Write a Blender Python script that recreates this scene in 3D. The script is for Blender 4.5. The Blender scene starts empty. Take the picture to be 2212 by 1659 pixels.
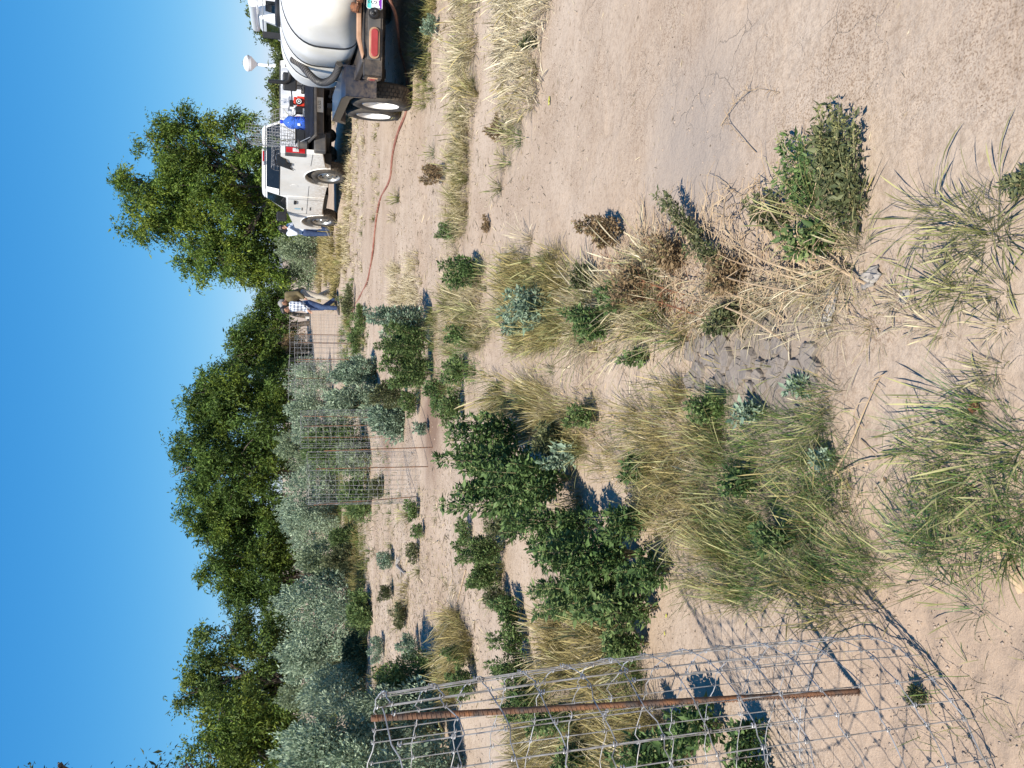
import bpy, bmesh, math, random
import numpy as np
from math import sin, cos, tan, atan, atan2, pi, radians, sqrt, hypot
from mathutils import Matrix, Vector

sc = bpy.context.scene
rng = np.random.default_rng(7)
random.seed(7)
COL = sc.collection

# ---------------------------------------------------------------- camera, world, sun, exposure
F = 1700.0; H = 1.5; PITCH = atan(498 / F)
cam_d = bpy.data.cameras.new("camera"); cam = bpy.data.objects.new("camera", cam_d); COL.objects.link(cam)
cam_d.sensor_width = 36.0; cam_d.lens = 36.0 * F / 2212; cam_d.clip_start = 0.05; cam_d.clip_end = 6000
sp, cp = sin(PITCH), cos(PITCH)
# the phone was held on its side: world up points to the left edge of the picture
cam.matrix_world = Matrix(((0, 1, 0, 0), (-sp, 0, -cp, 0), (-cp, 0, sp, H), (0, 0, 0, 1)))
sc.camera = cam

EXPO = 0.78; SKY_RESP = ((.70, 1.28), (.77, .60), (.97, .30))
SUN_EL, SUN_AZ = radians(50), radians(208)         # azimuth clockwise from +Y
w = bpy.data.worlds.new("World"); sc.world = w; w.use_nodes = True
nt = w.node_tree
sky = nt.nodes.new("ShaderNodeTexSky"); sky.sky_type = 'NISHITA'; sky.sun_disc = False
sky.sun_elevation = SUN_EL; sky.sun_rotation = SUN_AZ
sky.altitude = 400; sky.air_density = 0.7; sky.dust_density = 0.0; sky.ozone_density = 1.0
# one even response curve per colour over the whole sky (deep azure above, pale blue at the horizon, as the phone recorded it)
sep = nt.nodes.new("ShaderNodeSeparateColor"); com = nt.nodes.new("ShaderNodeCombineColor"); nt.links.new(sky.outputs[0], sep.inputs[0])
for i_, (k_, g_) in enumerate(SKY_RESP):
    pre = nt.nodes.new("ShaderNodeMath"); pre.operation = 'MULTIPLY'; pre.inputs[1].default_value = .099; nt.links.new(sep.outputs[i_], pre.inputs[0])
    pw = nt.nodes.new("ShaderNodeMath"); pw.operation = 'POWER'; pw.inputs[1].default_value = g_; nt.links.new(pre.outputs[0], pw.inputs[0])
    ml = nt.nodes.new("ShaderNodeMath"); ml.operation = 'MULTIPLY'; ml.inputs[1].default_value = k_ / (.1 * 2 ** EXPO); nt.links.new(pw.outputs[0], ml.inputs[0])
    nt.links.new(ml.outputs[0], com.inputs[i_])
bg = nt.nodes['Background']; bg.inputs[1].default_value = 0.1
nt.links.new(com.outputs[0], bg.inputs[0])
sun_d = bpy.data.lights.new("sun", 'SUN'); sun_d.energy = 5.0; sun_d.angle = radians(0.5); sun_d.color = (1, .93, .82)
sun = bpy.data.objects.new("sun", sun_d); COL.objects.link(sun)
sdir = Vector((sin(SUN_AZ) * cos(SUN_EL), cos(SUN_AZ) * cos(SUN_EL), sin(SUN_EL)))
sun.rotation_euler = sdir.to_track_quat('Z', 'Y').to_euler()
sc.view_settings.view_transform = 'Standard'; sc.view_settings.look = 'None'
sc.view_settings.exposure = EXPO; sc.view_settings.gamma = 1
sc.view_settings.use_curve_mapping = False

# ---------------------------------------------------------------- where a point of the photograph stands
def ray(x, y):
    u = 829.5 - y; v = x - 1106
    return (u, F * cp - v * sp, -F * sp - v * cp)
def G(x, y, z=0.0):
    d = ray(x, y); t = (z - H) / d[2]
    return Vector((d[0] * t, d[1] * t, z))
def P(x, y, Y):
    d = ray(x, y); t = Y / d[1]
    return Vector((d[0] * t, Y, H + d[2] * t))

def _h(ix, iy, s):
    n = (ix.astype(np.int64) * 374761393 + iy.astype(np.int64) * 668265263 + s * 974634) & 0x7fffffff
    n = ((n ^ (n >> 13)) * 1274126177) & 0x7fffffff
    return ((n ^ (n >> 16)) & 0xffff) / 65535.0
def vnoise(x, y, s=0):
    x = np.asarray(x, float); y = np.asarray(y, float)
    ix = np.floor(x); iy = np.floor(y); fx = x - ix; fy = y - iy
    fx = fx * fx * (3 - 2 * fx); fy = fy * fy * (3 - 2 * fy)
    a = _h(ix, iy, s); b = _h(ix + 1, iy, s); c = _h(ix, iy + 1, s); d = _h(ix + 1, iy + 1, s)
    return (a * (1 - fx) + b * fx) * (1 - fy) + (c * (1 - fx) + d * fx) * fy
def fbm(x, y, o=3, s=0):
    r = 0; a = .5
    for i in range(o):
        r = r + a * (vnoise(x * 2 ** i, y * 2 ** i, s + i) - .5) * 2; a *= .5
    return r
def hgt(x, y):
    x = np.asarray(x, float); y = np.asarray(y, float)
    far = np.clip((y - 3) / 6, 0, 1)
    z = fbm(x * 1.3, y * 1.3, 3, 1) * .012 + fbm(x * .35, y * .35, 3, 5) * .03 * far
    # soft furrows running across the field behind the cages
    fur = np.clip((y - 4) / 3, 0, 1) * np.clip((26 - y) / 6, 0, 1)
    z = z + np.sin(y * 4.2 + x * .5 + fbm(x * .4, y * .4, 2, 9) * 2.5) * .012 * fur
    # trampled lumpy soil round the foot of the nearest cage
    lump = np.clip((.25 - x) / .35, 0, 1) * np.clip((2.1 - y) / .4, 0, 1)
    z = z + fbm(x * 9, y * 9, 3, 12) * .016 * lump + np.abs(fbm(x * 30, y * 30, 2, 44)) * .016 * lump + np.abs(fbm(x * 26, y * 26, 2, 54)) * np.clip(fbm(x * 2.1, y * 2.1, 2, 61) * 3, 0, 1) * .008 * np.clip((7 - y) / 3, 0, 1)
    z = z + fbm(x * 16, y * 16, 3, 22) * .0028 * np.clip((7 - y) / 3, 0, 1)
    m = fbm(x * 3.2, y * 3.2, 2, 30)
    z = z + np.clip(m - .25, 0, .06) * -.10 * np.clip((6 - y) / 3, 0, 1) * np.clip((x - .1) / .3, 0, 1)
    return z
def hz(x, y): return float(hgt(np.array([x]), np.array([y]))[0])

# ---------------------------------------------------------------- materials
def new_mat(name):
    m = bpy.data.materials.new(name); m.use_nodes = True
    return m, m.node_tree, m.node_tree.nodes['Principled BSDF']
def mat(name, c, rough=.6, metal=0., var=.12, scale=8., bump=0., bscale=60., spec=None, trans=0., c2=None, coat=0.):
    m, t, b = new_mat(name)
    tc = t.nodes.new('ShaderNodeTexCoord')
    n = t.nodes.new('ShaderNodeTexNoise'); n.inputs['Scale'].default_value = scale; n.inputs['Detail'].default_value = 6
    t.links.new(tc.outputs['Object'], n.inputs['Vector'])
    r = t.nodes.new('ShaderNodeValToRGB'); t.links.new(n.outputs['Fac'], r.inputs[0])
    c2 = c2 or tuple(max(0, k * (1 - 2 * var)) for k in c)
    r.color_ramp.elements[0].position = .35; r.color_ramp.elements[1].position = .62
    r.color_ramp.elements[0].color = (*c2, 1); r.color_ramp.elements[1].color = (*c, 1)
    t.links.new(r.outputs[0], b.inputs['Base Color'])
    b.inputs['Roughness'].default_value = rough; b.inputs['Metallic'].default_value = metal
    if spec is not None: b.inputs['Specular IOR Level'].default_value = spec
    if trans: b.inputs['Transmission Weight'].default_value = trans
    if coat: b.inputs['Coat Weight'].default_value = coat
    if bump:
        n2 = t.nodes.new('ShaderNodeTexNoise'); n2.inputs['Scale'].default_value = bscale; n2.inputs['Detail'].default_value = 5
        t.links.new(tc.outputs['Object'], n2.inputs['Vector'])
        bp = t.nodes.new('ShaderNodeBump'); bp.inputs['Strength'].default_value = bump; bp.inputs['Distance'].default_value = .01
        t.links.new(n2.outputs['Fac'], bp.inputs['Height']); t.links.new(bp.outputs[0], b.inputs['Normal'])
    return m
def leaf_mat(name, rough=.55, tl=.3):
    m, t, b = new_mat(name)
    a = t.nodes.new('ShaderNodeVertexColor'); a.layer_name = 'tint'
    t.links.new(a.outputs[0], b.inputs['Base Color']); b.inputs['Roughness'].default_value = rough
    b.inputs['Specular IOR Level'].default_value = .25
    tr = t.nodes.new('ShaderNodeBsdfTranslucent'); t.links.new(a.outputs[0], tr.inputs[0])
    mx = t.nodes.new('ShaderNodeMixShader'); mx.inputs[0].default_value = tl
    o = t.nodes['Material Output']
    t.links.new(b.outputs[0], mx.inputs[1]); t.links.new(tr.outputs[0], mx.inputs[2]); t.links.new(mx.outputs[0], o.inputs[0])
    return m
M = {}
M['leaf'] = leaf_mat('leaf'); M['grass'] = leaf_mat('grass_blade', .5, .28); M['dry'] = leaf_mat('dry_straw', .7, .12)
M['bark'] = mat('bark', (.13, .10, .075), .9, var=.3, scale=20, bump=.6)
M['stem'] = mat('stem', (.20, .22, .09), .7, c2=(.24, .17, .10), scale=14)
M['drystem'] = mat('dry_stem', (.40, .30, .19), .75, c2=(.26, .18, .11), scale=18)
M['white'] = mat('white_paint', (.78, .79, .80), .3, var=.04, scale=3, coat=.4)
M['silver'] = mat('pearl_white_paint', (.78, .775, .75), .35, var=.05, scale=1.5, coat=.4, c2=(.70, .675, .63))
def road_dirt(m, z0, z1, tan=(.36, .28, .20)):
    """dried road dirt thrown up on the lower panels of a painted body"""
    t = m.node_tree; b = t.nodes['Principled BSDF']; L = t.links.new; old = b.inputs['Base Color'].links[0].from_socket
    tc = t.nodes.new('ShaderNodeTexCoord'); sx = t.nodes.new('ShaderNodeSeparateXYZ'); L(tc.outputs['Object'], sx.inputs[0])
    r = t.nodes.new('ShaderNodeMapRange'); r.inputs[1].default_value = z1; r.inputs[2].default_value = z0; L(sx.outputs[2], r.inputs[0])
    n = t.nodes.new('ShaderNodeTexNoise'); n.inputs['Scale'].default_value = 14; n.inputs['Detail'].default_value = 8; n.inputs['Roughness'].default_value = .7; L(tc.outputs['Object'], n.inputs['Vector'])
    nr = t.nodes.new('ShaderNodeMapRange'); nr.inputs[1].default_value = .38; nr.inputs[2].default_value = .62; L(n.outputs['Fac'], nr.inputs[0])
    mu = t.nodes.new('ShaderNodeMath'); mu.operation = 'MULTIPLY'; L(r.outputs[0], mu.inputs[0]); L(nr.outputs[0], mu.inputs[1])
    mx = t.nodes.new('ShaderNodeMix'); mx.data_type = 'RGBA'; L(mu.outputs[0], mx.inputs[0]); L(old, mx.inputs[6]); mx.inputs[7].default_value = (*tan, 1); L(mx.outputs[2], b.inputs['Base Color'])
road_dirt(M['silver'], .35, .95)
M['liner'] = mat('bed_paint', (.74, .75, .78), .45, var=.06, scale=5)
M['glass'] = mat('tinted_glass', (.012, .014, .016), .06, spec=.7)
M['black'] = mat('black_plastic', (.016, .016, .018), .5, bump=.1)
M['blackrub'] = mat('tyre_rubber', (.030, .028, .026), .85, c2=(.075, .062, .048), scale=9, bump=.25)
M['tread'] = mat('dusty_tread', (.055, .047, .04), .9, c2=(.12, .095, .07), scale=6, bump=.2)
M['steel'] = mat('brushed_steel', (.45, .45, .44), .4, metal=.8, c2=(.34, .33, .31))
M['rimwhite'] = mat('white_rim_paint', (.8, .8, .78), .4, c2=(.66, .63, .57), scale=5)
M['navy'] = mat('navy_paint', (.006, .011, .028), .35, c2=(.012, .014, .022), scale=4, coat=.1)
M['blackpaint'] = mat('black_frame_paint', (.014, .015, .02), .45, c2=(.05, .045, .04), scale=6)
M['rust'] = mat('rust', (.22, .085, .035), .85, c2=(.10, .045, .028), scale=40, bump=.5)
road_dirt(M['navy'], .35, .95, (.14, .11, .085)); road_dirt(M['blackpaint'], .3, .9, (.16, .12, .09))
M['dustlip'] = mat('dusty_tan_paint', (.42, .26, .17), .8, c2=(.30, .17, .10), scale=7)
M['red'] = mat('red_lens', (.45, .015, .02), .18, c2=(.34, .01, .012))
M['amberlens'] = mat('dusty_red_lens', (.34, .045, .05), .4, c2=(.25, .03, .03))
M['lensw'] = mat('clear_lens', (.6, .6, .6), .15)
M['redplastic'] = mat('red_enamel', (.62, .045, .02), .35)
M['orange'] = mat('faded_orange', (.65, .20, .10), .5)
M['hose'] = mat('hose_rubber', (.19, .06, .04), .7, c2=(.26, .13, .09), scale=12, bump=.1)
M['dkgrey'] = mat('dark_grey_plastic', (.055, .055, .058), .6, c2=(.10, .09, .08), scale=6)
M['concrete'] = mat('tower_paint', (.72, .75, .80), .5, var=.03, scale=.1)
M['wire'] = mat('galvanised_wire', (.36, .36, .365), .5, metal=.3, c2=(.19, .175, .16), scale=25)
M['skin'] = mat('skin', (.36, .19, .12), .5, var=.08); M['skin2'] = mat('skin_light', (.45, .26, .18), .5, var=.08)
M['hair'] = mat('black_hair', (.012, .010, .010), .5, bump=.4); M['greyhair'] = mat('grey_hair', (.22, .21, .20), .6, bump=.4)
M['denim'] = mat('denim', (.035, .065, .15), .85, c2=(.022, .04, .10), scale=10, bump=.3)
M['darkdenim'] = mat('dark_denim', (.012, .018, .035), .85, bump=.3)
M['olive'] = mat('olive_cloth', (.12, .095, .045), .85, c2=(.075, .06, .03), bump=.3)
M['khaki'] = mat('khaki_cloth', (.42, .38, .32), .85, c2=(.33, .29, .24), bump=.3)
M['paleblue'] = mat('pale_blue_shirt', (.62, .67, .76), .8, c2=(.5, .56, .68), bump=.3)
M['glove'] = mat('glove', (.66, .62, .56), .8); M['boot'] = mat('boot_leather', (.05, .045, .045), .7); M['tanboot'] = mat('tan_boot_leather', (.28, .17, .10), .7)
M['mud'] = mat('dried_grey_mud', (.22, .19, .165), .95, c2=(.16, .135, .115), scale=14, bump=.5)
M['plastic_bag'] = mat('pale_plastic_film', (.20, .182, .165), .6, c2=(.27, .245, .22), scale=9)
M['hill'] = mat('far_hill', (.17, .16, .19), .95, c2=(.12, .12, .15), scale=.01)
M['yellowleaf'] = mat('yellow_green_leaf', (.42, .42, .05), .5)
M['wood'] = mat('grey_driftwood', (.30, .27, .24), .85, c2=(.2, .18, .16), scale=25, bump=.4)

def plaid_mat():
    m, t, b = new_mat('plaid_shirt'); L = t.links.new
    tc = t.nodes.new('ShaderNodeTexCoord'); sx = t.nodes.new('ShaderNodeSeparateXYZ'); L(tc.outputs['Object'], sx.inputs[0])
    def band(o, sc_, off):
        a = t.nodes.new('ShaderNodeMath'); a.operation = 'MULTIPLY_ADD'; a.inputs[1].default_value = sc_; a.inputs[2].default_value = off; L(o, a.inputs[0])
        f = t.nodes.new('ShaderNodeMath'); f.operation = 'FRACT'; L(a.outputs[0], f.inputs[0])
        g = t.nodes.new('ShaderNodeMath'); g.operation = 'LESS_THAN'; g.inputs[1].default_value = .45; L(f.outputs[0], g.inputs[0]); return g.outputs[0]
    s = t.nodes.new('ShaderNodeMath'); s.operation = 'ADD'; L(sx.outputs[0], s.inputs[0]); L(sx.outputs[1], s.inputs[1])
    v1 = band(s.outputs[0], 11, 0); v2 = band(sx.outputs[2], 10, .3)
    q = t.nodes.new('ShaderNodeMath'); q.operation = 'ADD'; L(v1, q.inputs[0]); L(v2, q.inputs[1])
    h = t.nodes.new('ShaderNodeMath'); h.operation = 'MULTIPLY'; h.inputs[1].default_value = .5; L(q.outputs[0], h.inputs[0])
    r = t.nodes.new('ShaderNodeValToRGB'); r.color_ramp.elements[0].color = (.66, .70, .76, 1); r.color_ramp.elements[1].color = (.03, .05, .11, 1)
    L(h.outputs[0], r.inputs[0]); L(r.outputs[0], b.inputs['Base Color']); b.inputs['Roughness'].default_value = .85
    return m
M['plaid'] = plaid_mat()

def poly_mat():
    m, t, b = new_mat('poly_tank_plastic'); L = t.links.new
    tc = t.nodes.new('ShaderNodeTexCoord'); n = t.nodes.new('ShaderNodeTexNoise'); n.inputs['Scale'].default_value = 3; n.inputs['Detail'].default_value = 8
    L(tc.outputs['Object'], n.inputs['Vector']); r = t.nodes.new('ShaderNodeValToRGB'); L(n.outputs['Fac'], r.inputs[0])
    r.color_ramp.elements[0].position = .3; r.color_ramp.elements[1].position = .7
    r.color_ramp.elements[0].color = (.56, .54, .48, 1); r.color_ramp.elements[1].color = (.68, .68, .67, 1)
    L(r.outputs[0], b.inputs['Base Color']); b.inputs['Roughness'].default_value = .5
    b.inputs['Subsurface Weight'].default_value = .25; b.inputs['Subsurface Radius'].default_value = (.05, .05, .05)
    return m
M['poly'] = poly_mat()
def jug_mat():
    m, t, b = new_mat('blue_clear_plastic'); b.inputs['Base Color'].default_value = (.10, .24, .80, 1)
    b.inputs['Roughness'].default_value = .1; b.inputs['Transmission Weight'].default_value = .55; b.inputs['IOR'].default_value = 1.2
    return m
M['jug'] = jug_mat()
def rebar_mat():
    m = mat('rusty_rebar', (.20, .085, .035), .8, c2=(.06, .05, .045), scale=22, bump=.5)
    return m
M['rebar'] = rebar_mat()
def plate_mat():
    m, t, b = new_mat('license_plate_print'); L = t.links.new
    tc = t.nodes.new('ShaderNodeTexCoord'); sx = t.nodes.new('ShaderNodeSeparateXYZ'); L(tc.outputs['Object'], sx.inputs[0])
    r = t.nodes.new('ShaderNodeValToRGB'); mr = t.nodes.new('ShaderNodeMapRange')
    mr.inputs[1].default_value = -.076; mr.inputs[2].default_value = .076; L(sx.outputs[2], mr.inputs[0]); L(mr.outputs[0], r.inputs[0])
    e = r.color_ramp.elements
    e[0].position = 0; e[0].color = (.72, .68, .55, 1); e[1].position = 1; e[1].color = (.02, .42, .40, 1)
    for p_, c in ((.22, (.80, .76, .62)), (.35, (.80, .82, .82)), (.62, (.74, .82, .82)), (.76, (.12, .52, .49))):
        k = e.new(p_); k.color = (*c, 1)
    L(r.outputs[0], b.inputs['Base Color']); b.inputs['Roughness'].default_value = .4
    return m
M['plate'] = plate_mat(); M['purple'] = mat('purple_print', (.16, .02, .32), .5, var=0)
M['ink'] = mat('dark_ink', (.012, .02, .02), .5, var=0); M['plaque'] = mat('white_print', (.75, .77, .75), .5, var=.02)
M['bluedecal'] = mat('blue_decal', (.10, .38, .55), .5, c2=(.45, .55, .6), scale=60)

def ground_mat():
    m, t, b = new_mat('dry_tan_soil'); L = t.links.new; N = t.nodes.new
    tc = N('ShaderNodeTexCoord')
    def noise(s, d=8, rgh=.6, vec=None):
        n = N('ShaderNodeTexNoise'); n.inputs['Scale'].default_value = s; n.inputs['Detail'].default_value = d; n.inputs['Roughness'].default_value = rgh
        L(vec or tc.outputs['Object'], n.inputs['Vector']); return n.outputs['Fac']
    def ramp(i, p0, c0, p1, c1):
        r = N('ShaderNodeValToRGB'); r.color_ramp.elements[0].position = p0; r.color_ramp.elements[1].position = p1
        r.color_ramp.elements[0].color = (*c0, 1); r.color_ramp.elements[1].color = (*c1, 1); L(i, r.inputs[0]); return r.outputs[0]
    def mul(a, c_, f=1.):
        x = N('ShaderNodeMix'); x.data_type = 'RGBA'; x.blend_type = 'MULTIPLY'; x.inputs[0].default_value = f; L(a, x.inputs[6]); L(c_, x.inputs[7]); return x.outputs[2]
    c = ramp(noise(.55, 6), .36, (.37, .287, .218), .64, (.43, .35, .277))
    c = mul(c, ramp(noise(3.1, 8), .35, (.90, .88, .86), .62, (1.0, 1.0, 1.0)))
    c = mul(c, ramp(noise(45, 8, .7), .33, (.78, .76, .74), .52, (1, 1, 1)))
    # stretched litter / scuff streaks
    mp = N('ShaderNodeMapping'); mp.inputs['Scale'].default_value = (5, 9, 5); L(tc.outputs['Object'], mp.inputs[0])
    c = mul(c, ramp(noise(2.2, 10, .75, mp.outputs[0]), .36, (.72, .68, .63), .48, (1, 1, 1)), .5)
    gt = N('ShaderNodeMapRange'); gt.inputs[1].default_value = .46; gt.inputs[2].default_value = .60; L(noise(1.7, 4), gt.inputs[0])
    spk = ramp(noise(170, 3, .6), .40, (.62, .57, .52), .50, (1, 1, 1)); sm = N('ShaderNodeMix'); sm.data_type = 'RGBA'; sm.blend_type = 'MULTIPLY'; L(gt.outputs[0], sm.inputs[0]); L(c, sm.inputs[6]); L(spk, sm.inputs[7]); c = sm.outputs[2]
    # damp brown stain where the cages were watered, grey dried mud in the grass hollow (both have their own shape)
    def spot(pt, r0, r1, colr, src, sx=1.):
        mp = N('ShaderNodeMapping'); mp.inputs['Location'].default_value = (-pt[0] * sx, -pt[1], 0); mp.inputs['Scale'].default_value = (sx, 1, 1); L(tc.outputs['Object'], mp.inputs[0])
        ln = N('ShaderNodeVectorMath'); ln.operation = 'LENGTH'; L(mp.outputs[0], ln.inputs[0])
        ns = N('ShaderNodeMath'); ns.operation = 'MULTIPLY_ADD'; L(noise(4, 6), ns.inputs[0]); ns.inputs[1].default_value = r1 * .9; L(ln.outputs['Value'], ns.inputs[2])
        f = N('ShaderNodeMapRange'); f.inputs[1].default_value = r0 + r1 * .45; f.inputs[2].default_value = r1 * 1.5; f.inputs[3].default_value = .85; f.inputs[4].default_value = 0
        L(ns.outputs[0], f.inputs[0])
        x = N('ShaderNodeMix'); x.data_type = 'RGBA'; L(f.outputs[0], x.inputs[0]); L(src, x.inputs[6]); x.inputs[7].default_value = (*colr, 1); return x.outputs[2]
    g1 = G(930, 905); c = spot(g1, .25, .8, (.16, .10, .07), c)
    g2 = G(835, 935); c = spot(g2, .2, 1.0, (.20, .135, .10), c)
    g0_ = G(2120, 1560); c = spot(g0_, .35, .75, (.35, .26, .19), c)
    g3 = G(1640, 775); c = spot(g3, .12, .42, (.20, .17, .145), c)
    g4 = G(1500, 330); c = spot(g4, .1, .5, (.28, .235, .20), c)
    L(c, b.inputs['Base Color']); b.inputs['Roughness'].default_value = .95; b.inputs['Specular IOR Level'].default_value = .15
    # fine relief
    v = N('ShaderNodeTexVoronoi'); v.feature = 'DISTANCE_TO_EDGE'; v.inputs['Scale'].default_value = 7
    wv = N('ShaderNodeMix'); wv.data_type = 'VECTOR'; wv.inputs[0].default_value = .12
    n3 = N('ShaderNodeTexNoise'); n3.inputs['Scale'].default_value = 9; n3.inputs['Detail'].default_value = 5; L(tc.outputs['Object'], n3.inputs['Vector'])
    L(tc.outputs['Object'], wv.inputs[4]); L(n3.outputs['Color'], wv.inputs[5]); L(wv.outputs[1], v.inputs['Vector'])
    cr = N('ShaderNodeMapRange'); cr.inputs[1].default_value = 0; cr.inputs[2].default_value = .02; L(v.outputs['Distance'], cr.inputs[0])
    gate = N('ShaderNodeMapRange'); gate.inputs[1].default_value = .52; gate.inputs[2].default_value = .62; L(noise(1.3, 3), gate.inputs[0])
    crk = N('ShaderNodeMath'); crk.operation = 'MAXIMUM'; L(cr.outputs[0], crk.inputs[0])
    iv = N('ShaderNodeMath'); iv.operation = 'SUBTRACT'; iv.inputs[0].default_value = 1; L(gate.outputs[0], iv.inputs[1]); L(iv.outputs[0], crk.inputs[1])
    b1 = N('ShaderNodeBump'); b1.inputs['Strength'].default_value = .8; b1.inputs['Distance'].default_value = .004; L(crk.outputs[0], b1.inputs['Height'])
    b2 = N('ShaderNodeBump'); b2.inputs['Strength'].default_value = .6; b2.inputs['Distance'].default_value = .009; L(noise(60, 9, .72), b2.inputs['Height']); L(b1.outputs[0], b2.inputs['Normal'])
    b3 = N('ShaderNodeBump'); b3.inputs['Strength'].default_value = .5; b3.inputs['Distance'].default_value = .014; L(noise(9, 6, .6), b3.inputs['Height']); L(b2.outputs[0], b3.inputs['Normal'])
    L(b3.outputs[0], b.inputs['Normal'])
    return m
M['soil'] = ground_mat()
M['clod'] = mat('soil_clod', (.36, .28, .22), .95, c2=(.27, .21, .16), scale=20, bump=.3)

# ---------------------------------------------------------------- builders
def tag(o, label=None, cat=None, group=None, kind=None):
    if label: o['label'] = label
    if cat: o['category'] = cat
    if group: o['group'] = group
    if kind: o['kind'] = kind
    return o
def thing(name, label, cat, loc=(0, 0, 0), rz=0., group=None):
    o = bpy.data.objects.new(name, None); COL.objects.link(o); o.empty_display_size = .1
    o.location = loc; o.rotation_euler = (0, 0, rz); return tag(o, label, cat, group)
def link_mesh(name, me, mats, parent=None, smooth=False):
    for m in (mats if isinstance(mats, (list, tuple)) else [mats]): me.materials.append(m)
    if smooth: me.polygons.foreach_set('use_smooth', [True] * len(me.polygons))
    o = bpy.data.objects.new(name, me); COL.objects.link(o); o.parent = parent
    return o
class MB:
    def __init__(s, mtx=None): s.v = []; s.f = []; s.m = []; s.M = mtx; s.mi = 0
    def add(s, vs, fs):
        k = len(s.v)
        s.v += [tuple(s.M @ Vector(a)) if s.M else tuple(a) for a in vs]
        s.f += [tuple(i + k for i in f) for f in fs]; s.m += [s.mi] * len(fs); return s
    def box(s, x0, x1, y0, y1, z0, z1):
        return s.add([(x0, y0, z0), (x1, y0, z0), (x1, y1, z0), (x0, y1, z0), (x0, y0, z1), (x1, y0, z1), (x1, y1, z1), (x0, y1, z1)],
                     [(0, 3, 2, 1), (4, 5, 6, 7), (0, 1, 5, 4), (1, 2, 6, 5), (2, 3, 7, 6), (3, 0, 4, 7)])
    def hexa(s, b, t):     # bottom 4 points, top 4 points
        return s.add(list(b) + list(t), [(0, 3, 2, 1), (4, 5, 6, 7), (0, 1, 5, 4), (1, 2, 6, 5), (2, 3, 7, 6), (3, 0, 4, 7)])
    def prism(s, pts, x0, x1, ax=0):   # polygon in (y,z) extruded along x (ax=0), (x,z) along y (ax=1), (x,y) along z (ax=2)
        n = len(pts)
        def q(p, e): return (e, p[0], p[1]) if ax == 0 else ((p[0], e, p[1]) if ax == 1 else (p[0], p[1], e))
        s.add([q(p, x0) for p in pts] + [q(p, x1) for p in pts],
              [tuple(range(n)), tuple(range(2 * n - 1, n - 1, -1))] + [(i, (i + 1) % n + 0, (i + 1) % n + n, i + n)[::-1] for i in range(n)])
        return s
    def tube(s, pts, r, n=8, cap=True):
        pts = [Vector(p) for p in pts]; rs = r if isinstance(r, (list, tuple)) else [r] * len(pts)
        vs = []; fs = []; up = None
        for i, p in enumerate(pts):
            d = (pts[min(i + 1, len(pts) - 1)] - pts[max(i - 1, 0)]); d = d.normalized() if d.length > 1e-9 else Vector((0, 0, 1))
            if up is None: up = Vector((0, 0, 1)) if abs(d.z) < .9 else Vector((1, 0, 0))
            a = d.cross(up); a = a.normalized() if a.length > 1e-6 else Vector((1, 0, 0)); b_ = d.cross(a).normalized(); up = -b_ if False else up - d * up.dot(d)
            up = up.normalized() if up.length > 1e-4 else Vector((1, 0, 0))
            for k in range(n):
                t = 2 * pi * k / n; vs.append(p + (a * cos(t) + b_ * sin(t)) * rs[i])
        for i in range(len(pts) - 1):
            for k in range(n):
                fs.append((i * n + k, i * n + (k + 1) % n, (i + 1) * n + (k + 1) % n, (i + 1) * n + k))
        if cap: fs.append(tuple(range(n))[::-1]); fs.append(tuple(range((len(pts) - 1) * n, len(pts) * n)))
        return s.add(vs, fs)
    def lathe(s, prof, c=(0, 0, 0), ax='z', n=24, sx=1., sy=1., cap=False):   # prof: (radius, along)
        vs = []; fs = []
        for r, a in prof:
            for k in range(n):
                t = 2 * pi * k / n; u, v_ = r * cos(t) * sx, r * sin(t) * sy
                q = (u, v_, a) if ax == 'z' else ((a, u, v_) if ax == 'x' else (u, a, v_))
                vs.append((q[0] + c[0], q[1] + c[1], q[2] + c[2]))
        for i in range(len(prof) - 1):
            for k in range(n):
                fs.append((i * n + k, i * n + (k + 1) % n, (i + 1) * n + (k + 1) % n, (i + 1) * n + k))
        if cap: fs.append(tuple(range(n))); fs.append(tuple(range((len(prof) - 1) * n, len(prof) * n)))
        return s.add(vs, fs)
    def ball(s, c, r, n=12, sx=1, sy=1, sz=1):
        pr = [(max(1e-4, sin(pi * i / n)) * r, -cos(pi * i / n) * r * sz) for i in range(n + 1)]
        return s.lathe(pr, c, 'z', n + 4, sx, sy)
    def build(s, name, mats, parent=None, smooth=False, bevel=0., segs=2, loc=None):
        me = bpy.data.meshes.new(name); me.from_pydata(s.v, [], s.f)
        me.polygons.foreach_set('material_index', s.m)
        bm = bmesh.new(); bm.from_mesh(me); bmesh.ops.recalc_face_normals(bm, faces=bm.faces); bm.to_mesh(me); bm.free()
        o = link_mesh(name, me, mats, parent, smooth)
        if bevel:
            b = o.modifiers.new('bevel', 'BEVEL'); b.width = bevel; b.segments = segs; b.limit_method = 'ANGLE'; b.angle_limit = radians(35)
            me.polygons.foreach_set('use_smooth', [True] * len(me.polygons))
            wn = o.modifiers.new('wn', 'WEIGHTED_NORMAL'); wn.keep_sharp = True
        elif smooth:
            try: me.set_sharp_from_angle(angle=radians(40))
            except Exception: pass
        if loc: o.location = loc
        return o
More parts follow.
